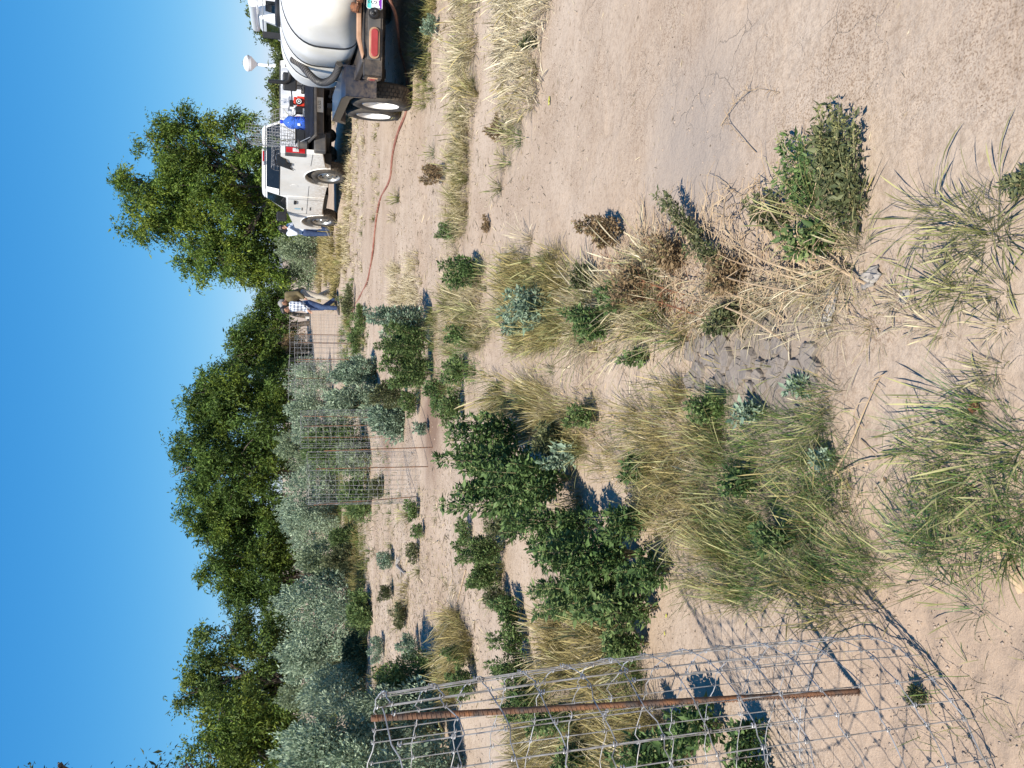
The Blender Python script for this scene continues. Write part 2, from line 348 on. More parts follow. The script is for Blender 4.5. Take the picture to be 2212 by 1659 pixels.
def np_mesh(name, V, Fq, C=None, mats=None, parent=None, smooth=False):
    """V (n,3), Fq (m,k) with k 3 or 4, C (n,3) linear colours"""
    me = bpy.data.meshes.new(name); V = np.asarray(V, np.float32); Fq = np.asarray(Fq, np.int32)
    me.vertices.add(len(V)); me.vertices.foreach_set('co', V.ravel())
    k = Fq.shape[1]; me.loops.add(Fq.size); me.loops.foreach_set('vertex_index', Fq.ravel())
    me.polygons.add(len(Fq)); me.polygons.foreach_set('loop_start', np.arange(0, Fq.size, k, dtype=np.int32))
    me.polygons.foreach_set('loop_total', np.full(len(Fq), k, np.int32))
    if C is not None:
        a = me.color_attributes.new('tint', 'FLOAT_COLOR', 'POINT')
        a.data.foreach_set('color', np.concatenate([C, np.ones((len(C), 1))], 1).astype(np.float32).ravel())
    me.update(calc_edges=True); me.validate()
    return link_mesh(name, me, mats, parent, smooth)

# blades: every blade a bent, tapering strip (with a plump seed head for the foxtail kind)
PAL = {   # base colour, tip colour, spread
    'straw': ((.22, .18, .085), (.53, .46, .29)), 'pale': ((.32, .26, .15), (.62, .55, .39)), 'gold': ((.115, .098, .03), (.39, .315, .135)),
    'olive': ((.065, .08, .022), (.27, .25, .085)), 'green': ((.030, .065, .014), (.15, .22, .05)), 'fresh': ((.03, .08, .025), (.12, .25, .075)),
    'fox': ((.07, .09, .025), (.38, .36, .16))}
class Blades:
    def __init__(s): s.V = []; s.F = []; s.C = []; s.n = 0
    def add(s, bx, by, bz, h, wd, pal, lean=.5, az=None, curve=.8, head=False, wind=(0, 0)):
        N = len(bx)
        if N == 0: return
        az = rng.uniform(0, 2 * pi, N) if az is None else az
        h = h * rng.uniform(.55, 1.15, N); ln = np.abs(rng.normal(lean, lean * .4 + .05, N))
        far = by.mean() > 4.2
        lv = np.array([0, .5, .66, .86, 1.]) if head else (np.array([0, .5, 1.]) if far else np.array([0, .35, .72, 1.]))
        pr = np.array([.55, .45, 1.25, 1.3, .15]) if head else (np.array([.9, .9, .08]) if far else np.array([.8, 1., .7, .08]))
        L = len(lv); dx, dy = np.cos(az), np.sin(az)
        rx = rng.uniform(-.6, .6, N); px, py = -dy * np.cos(rx), dx * np.cos(rx); pz = np.sin(rx) * .6
        c0, c1 = [np.array(PAL[pal][i]) for i in (0, 1)]
        bri = rng.uniform(.7, 1.25, N); mix = np.clip(rng.normal(0, .25, N), -.5, .6); pts = np.zeros((N, L, 2, 3)); col = np.zeros((N, L, 2, 3))
        X = bx.copy(); Y = by.copy(); Z = bz.copy(); pt = 0
        for i, t in enumerate(lv):
            if i:
                ds = (t - pt) * h; a = ln * (.35 + curve * t * 1.3)
                X = X + (dx * np.sin(a) + wind[0] * t) * ds; Y = Y + (dy * np.sin(a) + wind[1] * t) * ds; Z = Z + np.cos(a) * ds; pt = t
            hw = wd * pr[i] * .5
            for k, sg in enumerate((-1, 1)):
                pts[:, i, k, 0] = X + sg * px * hw; pts[:, i, k, 1] = Y + sg * py * hw; pts[:, i, k, 2] = Z + sg * pz * hw
                tt = np.clip(t + mix, 0, 1)[:, None]; col[:, i, k, :] = (c0 * (1 - tt) + c1 * tt) * bri[:, None]
        idx = np.arange(N)[:, None] * (2 * L) + s.n
        for i in range(L - 1):
            a = 2 * i; s.F.append(np.concatenate([idx + a, idx + a + 1, idx + a + 3, idx + a + 2], 1))
        s.V.append(pts.reshape(-1, 3)); s.C.append(col.reshape(-1, 3)); s.n += N * 2 * L
    def build(s, name, parent=None, m='grass'):
        return np_mesh(name, np.concatenate(s.V), np.concatenate(s.F), np.concatenate(s.C), M[m], parent)
def tuft_into(B, x, y, n, h, spread, pal, wd=.0025, head=.0, lean=.5, wind=(0, 0)):
    r = np.sqrt(rng.uniform(0, 1, n)) * spread; a = rng.uniform(0, 2 * pi, n)
    bx = x + r * np.cos(a); by = y + r * np.sin(a); bz = hgt(bx, by) - .004
    az = a + rng.normal(0, .5, n); k = int(n * head)
    B.add(bx[k:], by[k:], bz[k:], h * .8, wd * .72, pal, lean, az[k:], wind=wind)
    if k: B.add(bx[:k], by[:k], bz[:k], h, wd * 1.25, 'fox' if pal in ('olive', 'green', 'fox', 'fresh') else pal, lean * .8, az[:k], head=True, wind=wind)

def inpoly(px, py, poly):
    r = np.zeros(len(px), bool); n = len(poly); j = n - 1
    for i in range(n):
        xi, yi = poly[i]; xj, yj = poly[j]
        c = ((yi > py) != (yj > py)) & (px < (xj - xi) * (py - yi) / (yj - yi + 1e-12) + xi)
        r ^= c; j = i
    return r
def patch_points(poly, dens, gap=.0, gscale=3.):
    gp = [tuple(G(*p)[:2]) for p in poly]
    xs = [p[0] for p in gp]; ys = [p[1] for p in gp]; A = (max(xs) - min(xs)) * (max(ys) - min(ys)); n = max(3, int(A * dens))
    x = rng.uniform(min(xs), max(xs), n); y = rng.uniform(min(ys), max(ys), n)
    sc_ = gscale / max(1, np.mean(ys) / 4)
    wob = (vnoise(x * sc_ * 1.6, y * sc_ * 1.6, 3) - .5) * .30 * np.mean(ys) / 3; wo2 = (vnoise(x * sc_ * 1.9, y * sc_ * 1.9, 17) - .5) * .30 * np.mean(ys) / 3
    k = inpoly(x + wob, y + wo2, gp) & (vnoise(x * sc_, y * sc_, 8) * .7 + rng.uniform(0, .3, n) > gap)
    return x[k], y[k]
def patch(B, poly, tufts, blades, h, pals, wd, gap=.25, head=.0, lean=.5, spread=.03, wind=(0, 0)):
    x, y = patch_points(poly, tufts, gap)
    for i in range(len(x)):
        q = rng.uniform(); fl = lean * (1. if q < .6 else 1.9); hh = h * rng.choice([.45, .7, .9, 1.15]) * rng.uniform(.85, 1.15); a_ = float(vnoise(np.array([x[i] * 1.7]), np.array([y[i] * 1.7]), 71)[0]) * 9 + rng.normal(0, .3)
        wv = (wind[0] + .5 * cos(a_), wind[1] + .5 * sin(a_))
        tuft_into(B, x[i], y[i], max(3, int(1.5 * blades * rng.uniform(.5, 1.4))), hh, spread * rng.uniform(.6, 1.6), pals[rng.integers(len(pals))], wd * rng.uniform(.75, 1.25), head, fl, wv)
    mx, my = patch_points(poly, tufts * blades * .45, gap * .8); mz = hgt(mx, my) + rng.uniform(0, h * .18, len(mx))
    B.add(mx, my, mz, h * .7, wd * .8, pals[0], 1.35, None, .25)

# leaves: folded rhombs
def leaves_arrays(Pc, D, size, wid, c0, c1, jit=.25, droop=0.):
    N = len(Pc); D = D / (np.linalg.norm(D, axis=1, keepdims=True) + 1e-9)
    R = rng.normal(size=(N, 3)); S = np.cross(D, R); S /= (np.linalg.norm(S, axis=1, keepdims=True) + 1e-9); Nn = np.cross(S, D)
    sz = size * np.clip(rng.lognormal(-.12, .38, (N, 1)), .35, 2.2); wv = sz * wid
    tip = Pc + D * sz - Nn * sz * .12; mid = Pc + D * sz * .45
    V = np.stack([Pc, mid + S * wv * .5 + Nn * wv * .18, tip, mid - S * wv * .5 + Nn * wv * .18], 1).reshape(-1, 3)
    i = np.arange(N)[:, None] * 4; Fq = np.concatenate([np.concatenate([i, i + 1, i + 2], 1), np.concatenate([i, i + 2, i + 3], 1)], 0)
    t = rng.uniform(0, 1, (N, 1)); c = (np.array(c0) * (1 - t) + np.array(c1) * t) * rng.uniform(1 - jit, 1 + jit, (N, 1))
    return V, Fq, np.repeat(c, 4, 0)
LEAFC = {'dark': ((.04, .085, .028), (.15, .225, .075)), 'mid': ((.055, .11, .035), (.19, .25, .09)), 'silver': ((.16, .225, .145), (.40, .48, .34)),
         'grey': ((.14, .19, .10), (.32, .38, .24)), 'teal': ((.12, .19, .12), (.32, .40, .29)), 'brown': ((.15, .10, .055), (.32, .23, .13)),
         'dusk': ((.05, .07, .03), (.17, .18, .085)), 'seed': ((.20, .21, .08), (.34, .33, .15))}
def weed(label, xb, yb, xt, hw, kind='dark', cat='weed', name='leafy_weed', leaf=.05, dens=1., lean=(0, 0), group=None, wid=.42, seed=0.0, yt=None, spikes=9):
    """plant rooted at (xb,yb), reaching xt, hw wide (all in photo px)"""
    g = G(xb, yb); D = g.y; top = P(xt, yb, D); hgt_ = max(.06, top.z); zc = D * cp + H * sp; R = hw / F * zc * 1.25
    o = thing(name, label, cat, (g.x, g.y, hz(g.x, g.y)), group=group)
    st = MB(); Vs = []; Fs = []; Cs = []; n0 = 0
    nst = int(spikes)
    for k in range(nst):
        a = 2 * pi * k / nst + random.uniform(-.4, .4); q = random.uniform(.15, 1.) ** .7
        ht = hgt_ * (1 - .42 * q * q) * random.uniform(.62, 1.04); rr = R * q * .85
        pts = [Vector((0, 0, -.01))]
        for j in range(1, 6):
            t = j / 5; pts.append(Vector((cos(a) * rr * t ** .8 + lean[0] * t * t + random.uniform(-.03, .03) * R, sin(a) * rr * t ** .8 + lean[1] * t * t + random.uniform(-.03, .03) * R, ht * t)))
        r0 = max(.0018, min(.006, hgt_ * .008)); st.tube(pts, [r0 * (1 - .7 * j / 5) for j in range(6)], 5, False)
        # side shoots and leaves along each stem
        nl = int(min(11000, max(160, dens * 9 * hgt_ * R / (leaf * leaf * wid * .5))) / nst)
        t = rng.uniform(.12, 1, nl) ** .8; ti = t * 5; i0 = np.clip(ti.astype(int), 0, 4); fr = (ti - i0)[:, None]
        pa = np.array([list(p) for p in pts]); c = pa[i0] * (1 - fr) + pa[i0 + 1] * fr
        aw = rng.uniform(0, 2 * pi, nl); off = (R * .46) * (1.12 - t) * np.sqrt(rng.uniform(.0, 1, nl)) + leaf * .18
        dirv = np.stack([np.cos(aw), np.sin(aw), rng.uniform(-.2, .75, nl)], 1)
        cc = c + dirv * off[:, None] * np.array([1, 1, .7]); cc[:, 2] = np.maximum(cc[:, 2], .01)
        d2 = dirv + rng.normal(0, .4, (nl, 3)); d2[:, 2] += rng.uniform(-.2, .5, nl)
        s_ = leaf * (1.15 - .65 * t)[:, None].mean()
        V, Fq, C = leaves_arrays(cc, d2, s_, wid, *LEAFC[kind])
        Vs.append(V); Fs.append(Fq + n0); Cs.append(C); n0 += len(V)
        if seed:
            ns = int(40 * seed); tt = rng.uniform(.82, 1.06, ns); base = pa[4] + (pa[5] - pa[4]) * ((tt - .8) / .2)[:, None]
            cc = base + rng.normal(0, leaf * .18, (ns, 3)); V, Fq, C = leaves_arrays(cc, rng.normal(0, 1, (ns, 3)) + [0, 0, .6], leaf * .3, .6, *LEAFC['seed'])
            Vs.append(V); Fs.append(Fq + n0); Cs.append(C); n0 += len(V)
    st.build('stems', M['stem'], o)
    np_mesh('foliage', np.concatenate(Vs), np.concatenate(Fs), np.concatenate(Cs), M['leaf'], o)
    return o
def bush(label, xb, yb, xt, hw, kind='silver', name='saltbush', cat='bush', n=9000, leaf=.05, D=None, group=None, depth=1.):
    g = G(xb, yb); D = g.y; top = P(xt, yb, D); ht = top.z; zc = D * cp + H * sp; R = hw / F * zc * 1.18; n = int(n * 1.5)
    o = thing(name, label, cat, (g.x, g.y, hz(g.x, g.y)), group=group)
    st = MB()
    # ragged crown made of sub-clumps spread through a low dome
    nc = 34; a = rng.uniform(0, 2 * pi, nc); q = np.sqrt(rng.uniform(0, 1, nc)); zz = rng.uniform(.08, 1, nc)
    rad = np.sqrt(np.clip(1 - (zz * .95) ** 2.2, .05, 1)); cx = np.cos(a) * q * rad * R * .82; cy = np.sin(a) * q * rad * R * .82 * depth; cz = zz * ht * .86
    for k in range(nc):
        if k % 2 == 0:
            st.tube([(0, 0, -.02), (cx[k] * .4, cy[k] * .4, cz[k] * .45), (cx[k], cy[k], cz[k])], [.018, .011, .004], 5, False)
    leaf = leaf * .84; per = int(n * .9) // nc; Vs = []; Fs = []; Cs = []; n0 = 0
    for k in range(nc):
        cr = R * rng.uniform(.2, .36); p = rng.normal(0, 1, (per, 3)); p /= np.linalg.norm(p, axis=1, keepdims=True); p *= (rng.uniform(.25, 1, (per, 1)) ** .6) * cr
        p[:, 2] *= min(1.3, ht / R) * .8; c = p + [cx[k], cy[k], cz[k]]; c[:, 2] = np.clip(c[:, 2], .02, None)
        d = p / cr + rng.normal(0, .45, (per, 3)) + [0, 0, .45]
        c0, c1 = LEAFC[kind]; b = rng.uniform(.82, 1.15); V, Fq, C = leaves_arrays(c, d, leaf, .45, c0, c1); Vs.append(V); Fs.append(Fq + n0); Cs.append(C * b); n0 += len(V)
        # thin feathery shoots standing out of the outline
        m_ = per // 6; tdir = np.array([cx[k], cy[k], cz[k] + .5 * ht]); tdir /= np.linalg.norm(tdir)
        tt = rng.uniform(.6, 1.45, (m_, 1)); c = np.array([cx[k], cy[k], cz[k]]) + tdir * cr * tt + rng.normal(0, .03, (m_, 3)); c[:, 2] = np.clip(c[:, 2], .02, ht * 1.04)
        V, Fq, C = leaves_arrays(c, np.tile(tdir, (m_, 1)) + rng.normal(0, .5, (m_, 3)), leaf, .4, c0, c1); Vs.append(V); Fs.append(Fq + n0); Cs.append(C * b); n0 += len(V)
    st.build('stems', M['stem'], o)
    np_mesh('foliage', np.concatenate(Vs), np.concatenate(Fs), np.concatenate(Cs), M['leaf'], o); return o

def tree(label, name, base, D, blobs, n=30000, c0=(.035, .065, .014), c1=(.13, .17, .032), leaf=.13, droop=.7, group=None, dens_clump=1., limbs=True, clr=.42, thick=.9, trunk_r=.16):
    g0 = P(base[0], base[1], D); o = thing(name, label, 'tree', (g0.x, D, hz(g0.x, D)), group=group)
    org = Vector((g0.x, D, hz(g0.x, D))); rnd = random.Random(hash(name + label) & 0xffff if False else len(label) * 31 + int(D))
    B = []
    for (x, y, r) in blobs:
        dz = rnd.uniform(-.25, .5) * r / F * D; c = P(x, y, D + dz) - org; zc = (D + dz) * cp; B.append((np.array(c), r / F * zc * 1.2))
    wt = np.array([b[1] ** 2 for b in B]); wt /= wt.sum()
    n = int(n * 1.45); nclump = int(sum(b[1] ** 2 for b in B) * 15 * dens_clump); nclump = max(40, min(nclump, 1500))
    ids = rng.choice(len(B), nclump, p=wt); cs = np.array([B[i][0] for i in ids]); rs = np.array([B[i][1] for i in ids])
    d = rng.normal(0, 1, (nclump, 3)); d /= np.linalg.norm(d, axis=1, keepdims=True)
    C0 = cs + d * (rs * rng.uniform(.15, 1., nclump))[:, None]; C0[:, 2] = np.maximum(C0[:, 2], .25)
    tw = max(4, n // nclump // 9); Vs = []; Fs = []; Cs = []; n0 = 0
    ntw = nclump * tw; ci = np.repeat(np.arange(nclump), tw)
    tb = C0[ci] + rng.normal(0, clr * .5, (ntw, 3)) * [1, 1, .75]
    out = d[ci] * .8 + rng.normal(0, .6, (ntw, 3)); out[:, 2] -= droop * rng.uniform(.2, 1.2, ntw); out /= np.linalg.norm(out, axis=1, keepdims=True)
    ln = rng.uniform(.25, .6, ntw); K = 9; kk = np.tile(np.arange(K) / K, ntw); ti = np.repeat(np.arange(ntw), K)
    pos = tb[ti] + out[ti] * (ln[ti] * kk)[:, None]; pos[:, 2] -= droop * .25 * ln[ti] * kk ** 2; pos += rng.normal(0, .025, pos.shape)
    pos[:, 2] = np.maximum(pos[:, 2], .05)
    dd = out[ti] * .6 + rng.normal(0, .6, pos.shape); dd[:, 2] -= droop * .3
    V, Fq, C = leaves_arrays(pos, dd, leaf, .36, c0, c1)
    cb = rng.uniform(.72, 1.25, nclump)[ci][ti]; yel = (rng.uniform(0, 1, nclump) < .25)[ci][ti]
    C = C * np.repeat(cb, 4)[:, None]; C[np.repeat(yel, 4)] *= [1.35, 1.15, .9]
    t = MB(); big = [B[i][0] for i in range(len(B))]
    nt_ = 2 if len(B) > 4 else 1
    for s_ in range(nt_):
        sx = (s_ - .5) * .35 if nt_ > 1 else 0
        t.tube([(sx, 0, -.1), (sx * 1.6, .05, .7), (sx * 2.6, 0, 1.6)], [trunk_r, trunk_r * .8, trunk_r * .6], 8)
    t.build('trunk', M['bark'], o, True)
    lm = MB()
    for i, (c, r) in enumerate(B):
        sx = (i % 2 - .5) * .35 * 2.4 if nt_ > 1 else 0; c = Vector(c); s0 = Vector((sx, 0, min(1.5, c.z * .5)))
        m1 = s0.lerp(c, .5) + Vector((rnd.uniform(-.3, .3), rnd.uniform(-.3, .3), rnd.uniform(.1, .5) * .8))
        lm.tube([s0, s0.lerp(m1, .6) + Vector((rnd.uniform(-.1, .1), 0, .1)), m1, c], [trunk_r * .55, trunk_r * .42, trunk_r * .3, trunk_r * .12], 6, False)
        for q in range(5):
            e = c + Vector((rnd.gauss(0, 1), rnd.gauss(0, 1), rnd.gauss(0, .8))).normalized() * r * rnd.uniform(.5, .95)
            a = m1.lerp(c, rnd.uniform(0, 1)); mm = a.lerp(e, .5) + Vector((0, 0, rnd.uniform(0, .25)))
            lm.tube([a, mm, e], [trunk_r * .2, trunk_r * .12, .012], 5, False)
    lm.build('limbs', M['bark'], o, True)
    np_mesh('crown', V, Fq, C, M['leaf'], o)
    return o

def text_mesh(name, body, size, mtl, parent, mtx, extrude=.0008, sx=1., wrap=None, align='CENTER'):
    cu = bpy.data.curves.new(name, 'FONT'); cu.body = body; cu.size = size; cu.extrude = extrude; cu.align_x = align; cu.align_y = 'CENTER'
    to = bpy.data.objects.new(name, cu); COL.objects.link(to); dg = bpy.context.evaluated_depsgraph_get()
    me = bpy.data.meshes.new_from_object(to.evaluated_get(dg)); COL.objects.unlink(to); bpy.data.objects.remove(to)
    for v in me.vertices:
        c = Vector((v.co.x * sx, v.co.y, v.co.z))
        v.co = wrap(c) if wrap else mtx @ c
    me.materials.clear(); me.materials.append(mtl); o = bpy.data.objects.new(name, me); COL.objects.link(o); o.parent = parent; return o
FACEBACK = Matrix.Rotation(pi / 2, 4, 'X')        # text in the x-z plane, read from -y
def copy_tree(o, parent=None):
    c = o.copy(); COL.objects.link(c); c.parent = parent
    for ch in list(o.children): copy_tree(ch, c)
    return c

# ================================================================ THE SETTING
def axis(lo, hi, fine_lo, fine_hi, f, growth=1.09, mx=60):
    a = list(np.arange(fine_lo, fine_hi, f)); st = f
    while a[-1] < hi: st = min(st * growth, mx); a.append(a[-1] + st)
    b = [a[0]]; st = f
    while b[-1] > lo: st = min(st * growth, mx); b.append(b[-1] - st)
    return np.array(b[::-1][:-1] + a)
gx = axis(-900, 900, -1.3, 1.3, .017, 1.07); gy = axis(-30, 1600, 1.15, 3.6, .017, 1.06)
X, Y = np.meshgrid(gx, gy); Z = hgt(X.ravel(), Y.ravel()).reshape(X.shape)
Z = Z - np.clip((Y - 60) / 500, 0, 1) * .5
V = np.stack([X.ravel(), Y.ravel(), Z.ravel()], 1); nx, ny = len(gx), len(gy)
ii, jj = np.meshgrid(np.arange(nx - 1), np.arange(ny - 1)); q = (jj * nx + ii).ravel()
ground = np_mesh('ground', V, np.stack([q, q + 1, q + nx + 1, q + nx], 1), None, M['soil'], None, True)
tag(ground, 'bare pale tan soil of the field, scuffed and finely cracked', 'ground', kind='structure')

# far mountain and low scrub hills
def ridge(name, pts, Yd, mt, label, depth=200):
    a = [P(x, y, Yd) for x, y in pts]; m = MB(); n = len(a)
    v = [(p.x, Yd, -3) for p in a] + [(p.x, Yd + depth * .5, max(p.z, 0)) for p in a] + [(p.x, Yd + depth, -3) for p in a]
    m.add(v, [(i, i + 1, n + i + 1, n + i) for i in range(n - 1)] + [(n + i, n + i + 1, 2 * n + i + 1, 2 * n + i) for i in range(n - 1)])
    return tag(m.build(name, mt, None, True), label, 'hills', kind='structure')
ridge('hills', [(612, 760), (606, 720), (600, 690), (596, 660), (593, 640), (588, 622), (594, 605), (602, 560), (606, 480), (607, 300), (604, 180), (606, 60), (604, -80), (610, -300)], 1500, M['hill'],
      'low violet-grey mountain on the far horizon behind the trees', 500)

# water tower
TD = 750; T0 = P(620, 146, TD); TW = thing('water_tower', 'white water tower with bulb-shaped tank on a slim shaft beyond the trucks', 'water tower', (T0.x, TD, -.5))
tz = lambda x: P(x, 140, TD).z + .5
zt, ze, zb = tz(525.5), tz(536), tz(543.5); R_ = 7.0
tk = MB(); tk.lathe([(.05, zt)] + [(R_ * sin(a_), ze + (zt - ze) * cos(a_)) for a_ in np.linspace(.12, pi / 2, 12)] + [(R_ * cos(a_), ze - (ze - zb) * sin(a_)) for a_ in np.linspace(.1, .42, 3)] + [(R_ * .90, zb + .3), (R_ * .86, zb)], n=40)
tk.build('tank', M['concrete'], TW, True)
cn = MB(); cn.lathe([(R_ * .87, zb + .1), (1.7, tz(554)), (1.45, tz(555.5))], n=40); cn.build('bowl', M['concrete'], TW, True)
sh = MB(); sh.lathe([(1.45, tz(555)), (1.45, tz(588)), (2.6, tz(598)), (5.2, .0)], n=32); sh.build('shaft', M['concrete'], TW, True)
rl = MB()
for k in range(10):
    a = 2 * pi * k / 10; rl.tube([(1.6 * cos(a), 1.6 * sin(a), zt - .2), (1.6 * cos(a), 1.6 * sin(a), zt + .9)], .06, 5)
rl.tube([(1.6 * cos(2 * pi * k / 24), 1.6 * sin(2 * pi * k / 24), zt + .9) for k in range(25)], .06, 5); rl.build('railing', M['steel'], TW)
def tw_wrap(c):
    a = -pi / 2 + .22 + c.x / R_ ; rr = R_ + .08; return Vector((cos(a) * rr, sin(a) * rr, ze - .2 + c.y))
text_mesh('lettering', 'COOLIDGE', 2.6, M['ink'], TW, None, .01, .85, tw_wrap, 'LEFT')

# ---------------------------------------------------------------- trees
tree('broad sunlit mesquite tree with a ragged yellow-green crown behind the silver pickup', 'mesquite_tree', (700, 430), 33,
     [(290, 425, 38), (310, 490, 42), (275, 400, 26), (355, 330, 45), (360, 290, 28), (380, 400, 62), (400, 275, 36), (380, 480, 50), (440, 330, 62), (460, 420, 70), (450, 510, 62), (420, 560, 34),
      (500, 270, 36), (520, 350, 62), (540, 450, 75), (520, 560, 52), (585, 400, 40), (590, 540, 62), (590, 350, 34), (480, 575, 26), (560, 597, 22), (600, 480, 50)],
     n=98000, c0=(.035, .078, .014), c1=(.17, .245, .040), leaf=.11, droop=1.0, dens_clump=1.0, clr=.30, trunk_r=.17)
GR = 'line of dark mesquites closing the field behind the bushes'
TS = [
 ('lowest rounded tree at the right end of the dark tree line', (640, 690), 46, [(570, 660, 30), (590, 690, 42), (545, 710, 36), (600, 640, 26), (595, 740, 45)], 14000),
 ('feathery-topped tree second from the right end of the dark tree line', (650, 760), 42, [(525, 745, 30), (560, 760, 46), (505, 735, 16), (590, 790, 48), (530, 790, 34), (490, 800, 26)], 16000),
 ('tall dense dark tree with a bulging shoulder behind the far wire cages', (650, 870), 38, [(440, 830, 34), (425, 870, 28), (480, 850, 50), (530, 860, 60), (480, 910, 50), (580, 870, 60), (450, 900, 42)], 24000),
 ('highest dark tree in the middle of the tree line', (650, 1000), 37, [(410, 960, 34), (395, 1010, 26), (450, 1000, 60), (440, 1050, 48), (520, 980, 70), (520, 1050, 62), (580, 1000, 50), (590, 940, 45)], 26000),
 ('dark tree with drooping sprays left of the highest one', (650, 1120), 38, [(430, 1100, 40), (445, 1150, 42), (480, 1110, 60), (540, 1120, 62), (590, 1130, 50), (500, 1170, 48)], 22000),
 ('rounded bronze-green tree right of the sky gap in the tree line', (650, 1230), 37, [(480, 1200, 40), (470, 1240, 34), (505, 1280, 36), (530, 1220, 62), (590, 1220, 60), (560, 1290, 42), (600, 1320, 46)], 22000)]
for lb, bs, D, bl, n in TS: tree(lb, 'mesquite_tree', bs, D, bl, n=int(n * 1.25), group=GR, leaf=.13, droop=.9, clr=.40, dens_clump=.85, c0=(.026, .060, .013), c1=(.12, .19, .036))
tree('open-crowned tree with bare dark limbs showing sky, left of the tree line gap', 'open_tree', (650, 1440), 31,
     [(420, 1480, 34), (405, 1500, 22), (450, 1420, 40), (475, 1370, 28), (455, 1460, 36), (500, 1395, 26), (520, 1350, 24), (560, 1400, 34), (540, 1500, 44), (590, 1450, 56), (600, 1370, 40), (590, 1520, 44), (470, 1510, 36)],
     n=26000, c0=(.03, .065, .016), c1=(.14, .20, .042), leaf=.12, droop=1.0, dens_clump=.9, clr=.32)
tree('broad yellow-green tree at the left end behind the silver bushes', 'mesquite_tree', (660, 1590), 27,
     [(470, 1560, 46), (450, 1610, 40), (500, 1610, 60), (520, 1550, 50), (560, 1600, 60), (600, 1560, 52), (470, 1660, 44), (560, 1670, 60), (620, 1620, 45)],
     n=26000, c0=(.035, .072, .013), c1=(.15, .21, .035), leaf=.11, droop=1.0, clr=.34, group=GR)
tree('near tree at the far left edge showing only a few twigs against the sky', 'edge_tree', (700, 1850), 12,
     [(60, 1800, 90), (140, 1775, 66), (118, 1672, 12), (128, 1652, 7), (70, 1668, 9), (162, 1664, 8), (200, 1790, 70), (330, 1800, 90), (395, 1668, 10), (405, 1656, 7), (460, 1810, 80)],
     n=9000, leaf=.07, c0=(.03, .05, .02), c1=(.09, .11, .04), droop=.2, clr=.12, trunk_r=.12)
tree('small dark tree rising just above the white cab at the right edge', 'mesquite_tree', (620, 30), 60, [(565, 30, 24), (560, 5, 24), (572, 62, 20), (585, 80, 20), (590, 40, 30), (560, -30, 30), (600, 80, 26)], n=7000, leaf=.2, clr=.6)
tree('round grey-green tree behind the water tower base', 'mesquite_tree', (625, 130), 75, [(618, 110, 14), (612, 140, 14), (618, 165, 14), (610, 95, 12)], n=5000, leaf=.25, clr=.7, c0=(.05, .075, .03), c1=(.13, .16, .06))
tree('pale feathery tree behind the pickup bed, left of the tower', 'mesquite_tree', (640, 195), 48, [(598, 200, 14), (605, 185, 14), (615, 215, 22), (605, 235, 20), (600, 250, 14), (622, 190, 16), (620, 250, 20)], n=7000, leaf=.17, clr=.5, c0=(.05, .08, .03), c1=(.15, .19, .06))

# ---------------------------------------------------------------- saltbushes and scrub of the middle distance
GB = 'silvery saltbushes in front of the trees'
BS = [
 ('largest silver saltbush, a wide pale dome in front of the open tree', 765, 1330, 592, 105, 'silver', 13000, .06),
 ('silver saltbush merging with the left flank of the largest one', 765, 1420, 600, 62, 'silver', 8000, .06),
 ('green-tinged tall saltbush right of the largest silver dome', 760, 1215, 640, 55, 'grey', 7000, .06),
 ('pale saltbush behind and right of the nearer mid cage', 730, 1150, 612, 55, 'silver', 7000, .06),
 ('silver saltbush seen through the nearer mid cage', 730, 1050, 602, 62, 'silver', 9000, .06),
 ('olive-grey saltbush behind the farther mid cage', 720, 970, 598, 55, 'grey', 8000, .07),
 ('dark green saltbush low behind the two mid cages', 790, 960, 660, 62, 'mid', 7000, .055),
 ('rounded saltbush left of the farther mid cage top', 722, 880, 612, 45, 'silver', 7000, .06),
 ('silver saltbush behind the far cages', 715, 820, 618, 46, 'silver', 6000, .06),
 ('small pale dry bush just left of the men', 675, 745, 612, 30, 'brown', 3000, .07),
 ('grey-green saltbush behind the two men, right side', 690, 590, 606, 36, 'grey', 5000, .07),
 ('dense grey-green saltbush between the woman and the men', 695, 540, 600, 46, 'grey', 8000, .07),
 ('dark saltbush beside the pickup behind the woman', 690, 470, 600, 40, 'mid', 6000, .07),
 ('pale saltbush in the gap left of the nearer mid cage, set back', 735, 1110, 600, 55, 'silver', 8000, .06),
 ('pale saltbush filling in behind the farther mid cage', 745, 930, 640, 50, 'silver', 7000, .06),
 ('pale saltbush in front of the farther mid cage foot', 868, 905, 800, 40, 'teal', 5000, .045),
 ('low olive scrub in front of the nearer mid cage', 828, 1052, 800, 22, 'dusk', 2000, .04),
 ('low green scrub behind the foot of the nearer mid cage', 800, 1075, 740, 44, 'mid', 4000, .05),
 ('low grey-green scrub right of the nearer mid cage', 800, 985, 735, 40, 'grey', 4000, .05),
 ('low green scrub left of the silver bush row foot', 800, 1320, 755, 44, 'mid', 4000, .05),
 ('low olive scrub under the largest silver dome', 790, 1400, 745, 44, 'dusk', 4000, .05),
 ('silver saltbush at the left end of the row', 790, 1480, 640, 55, 'silver', 8000, .055),
 ('rounded silver-green bush low in front of the far cages', 822, 865, 702, 38, 'silver', 7000, .05),
 ('green bush at the foot of the farther mid cage', 812, 806, 712, 34, 'teal', 6000, .045),
 ('low dark bush on the bare ground left of the nearer mid cage', 770, 1160, 715, 28, 'mid', 3500, .05),
 ('low olive bush with dry tips left of the nearer mid cage', 772, 1205, 700, 32, 'dusk', 3500, .05),
 ('grey-green shrub at the left end behind the near cage bushes', 735, 1490, 600, 48, 'grey', 6000, .06)]
for lb, xb, yb, xt, hw, kd, n, lf in BS: bush(lb, xb, yb, xt, hw, kd, n=n, leaf=lf, group=GB)
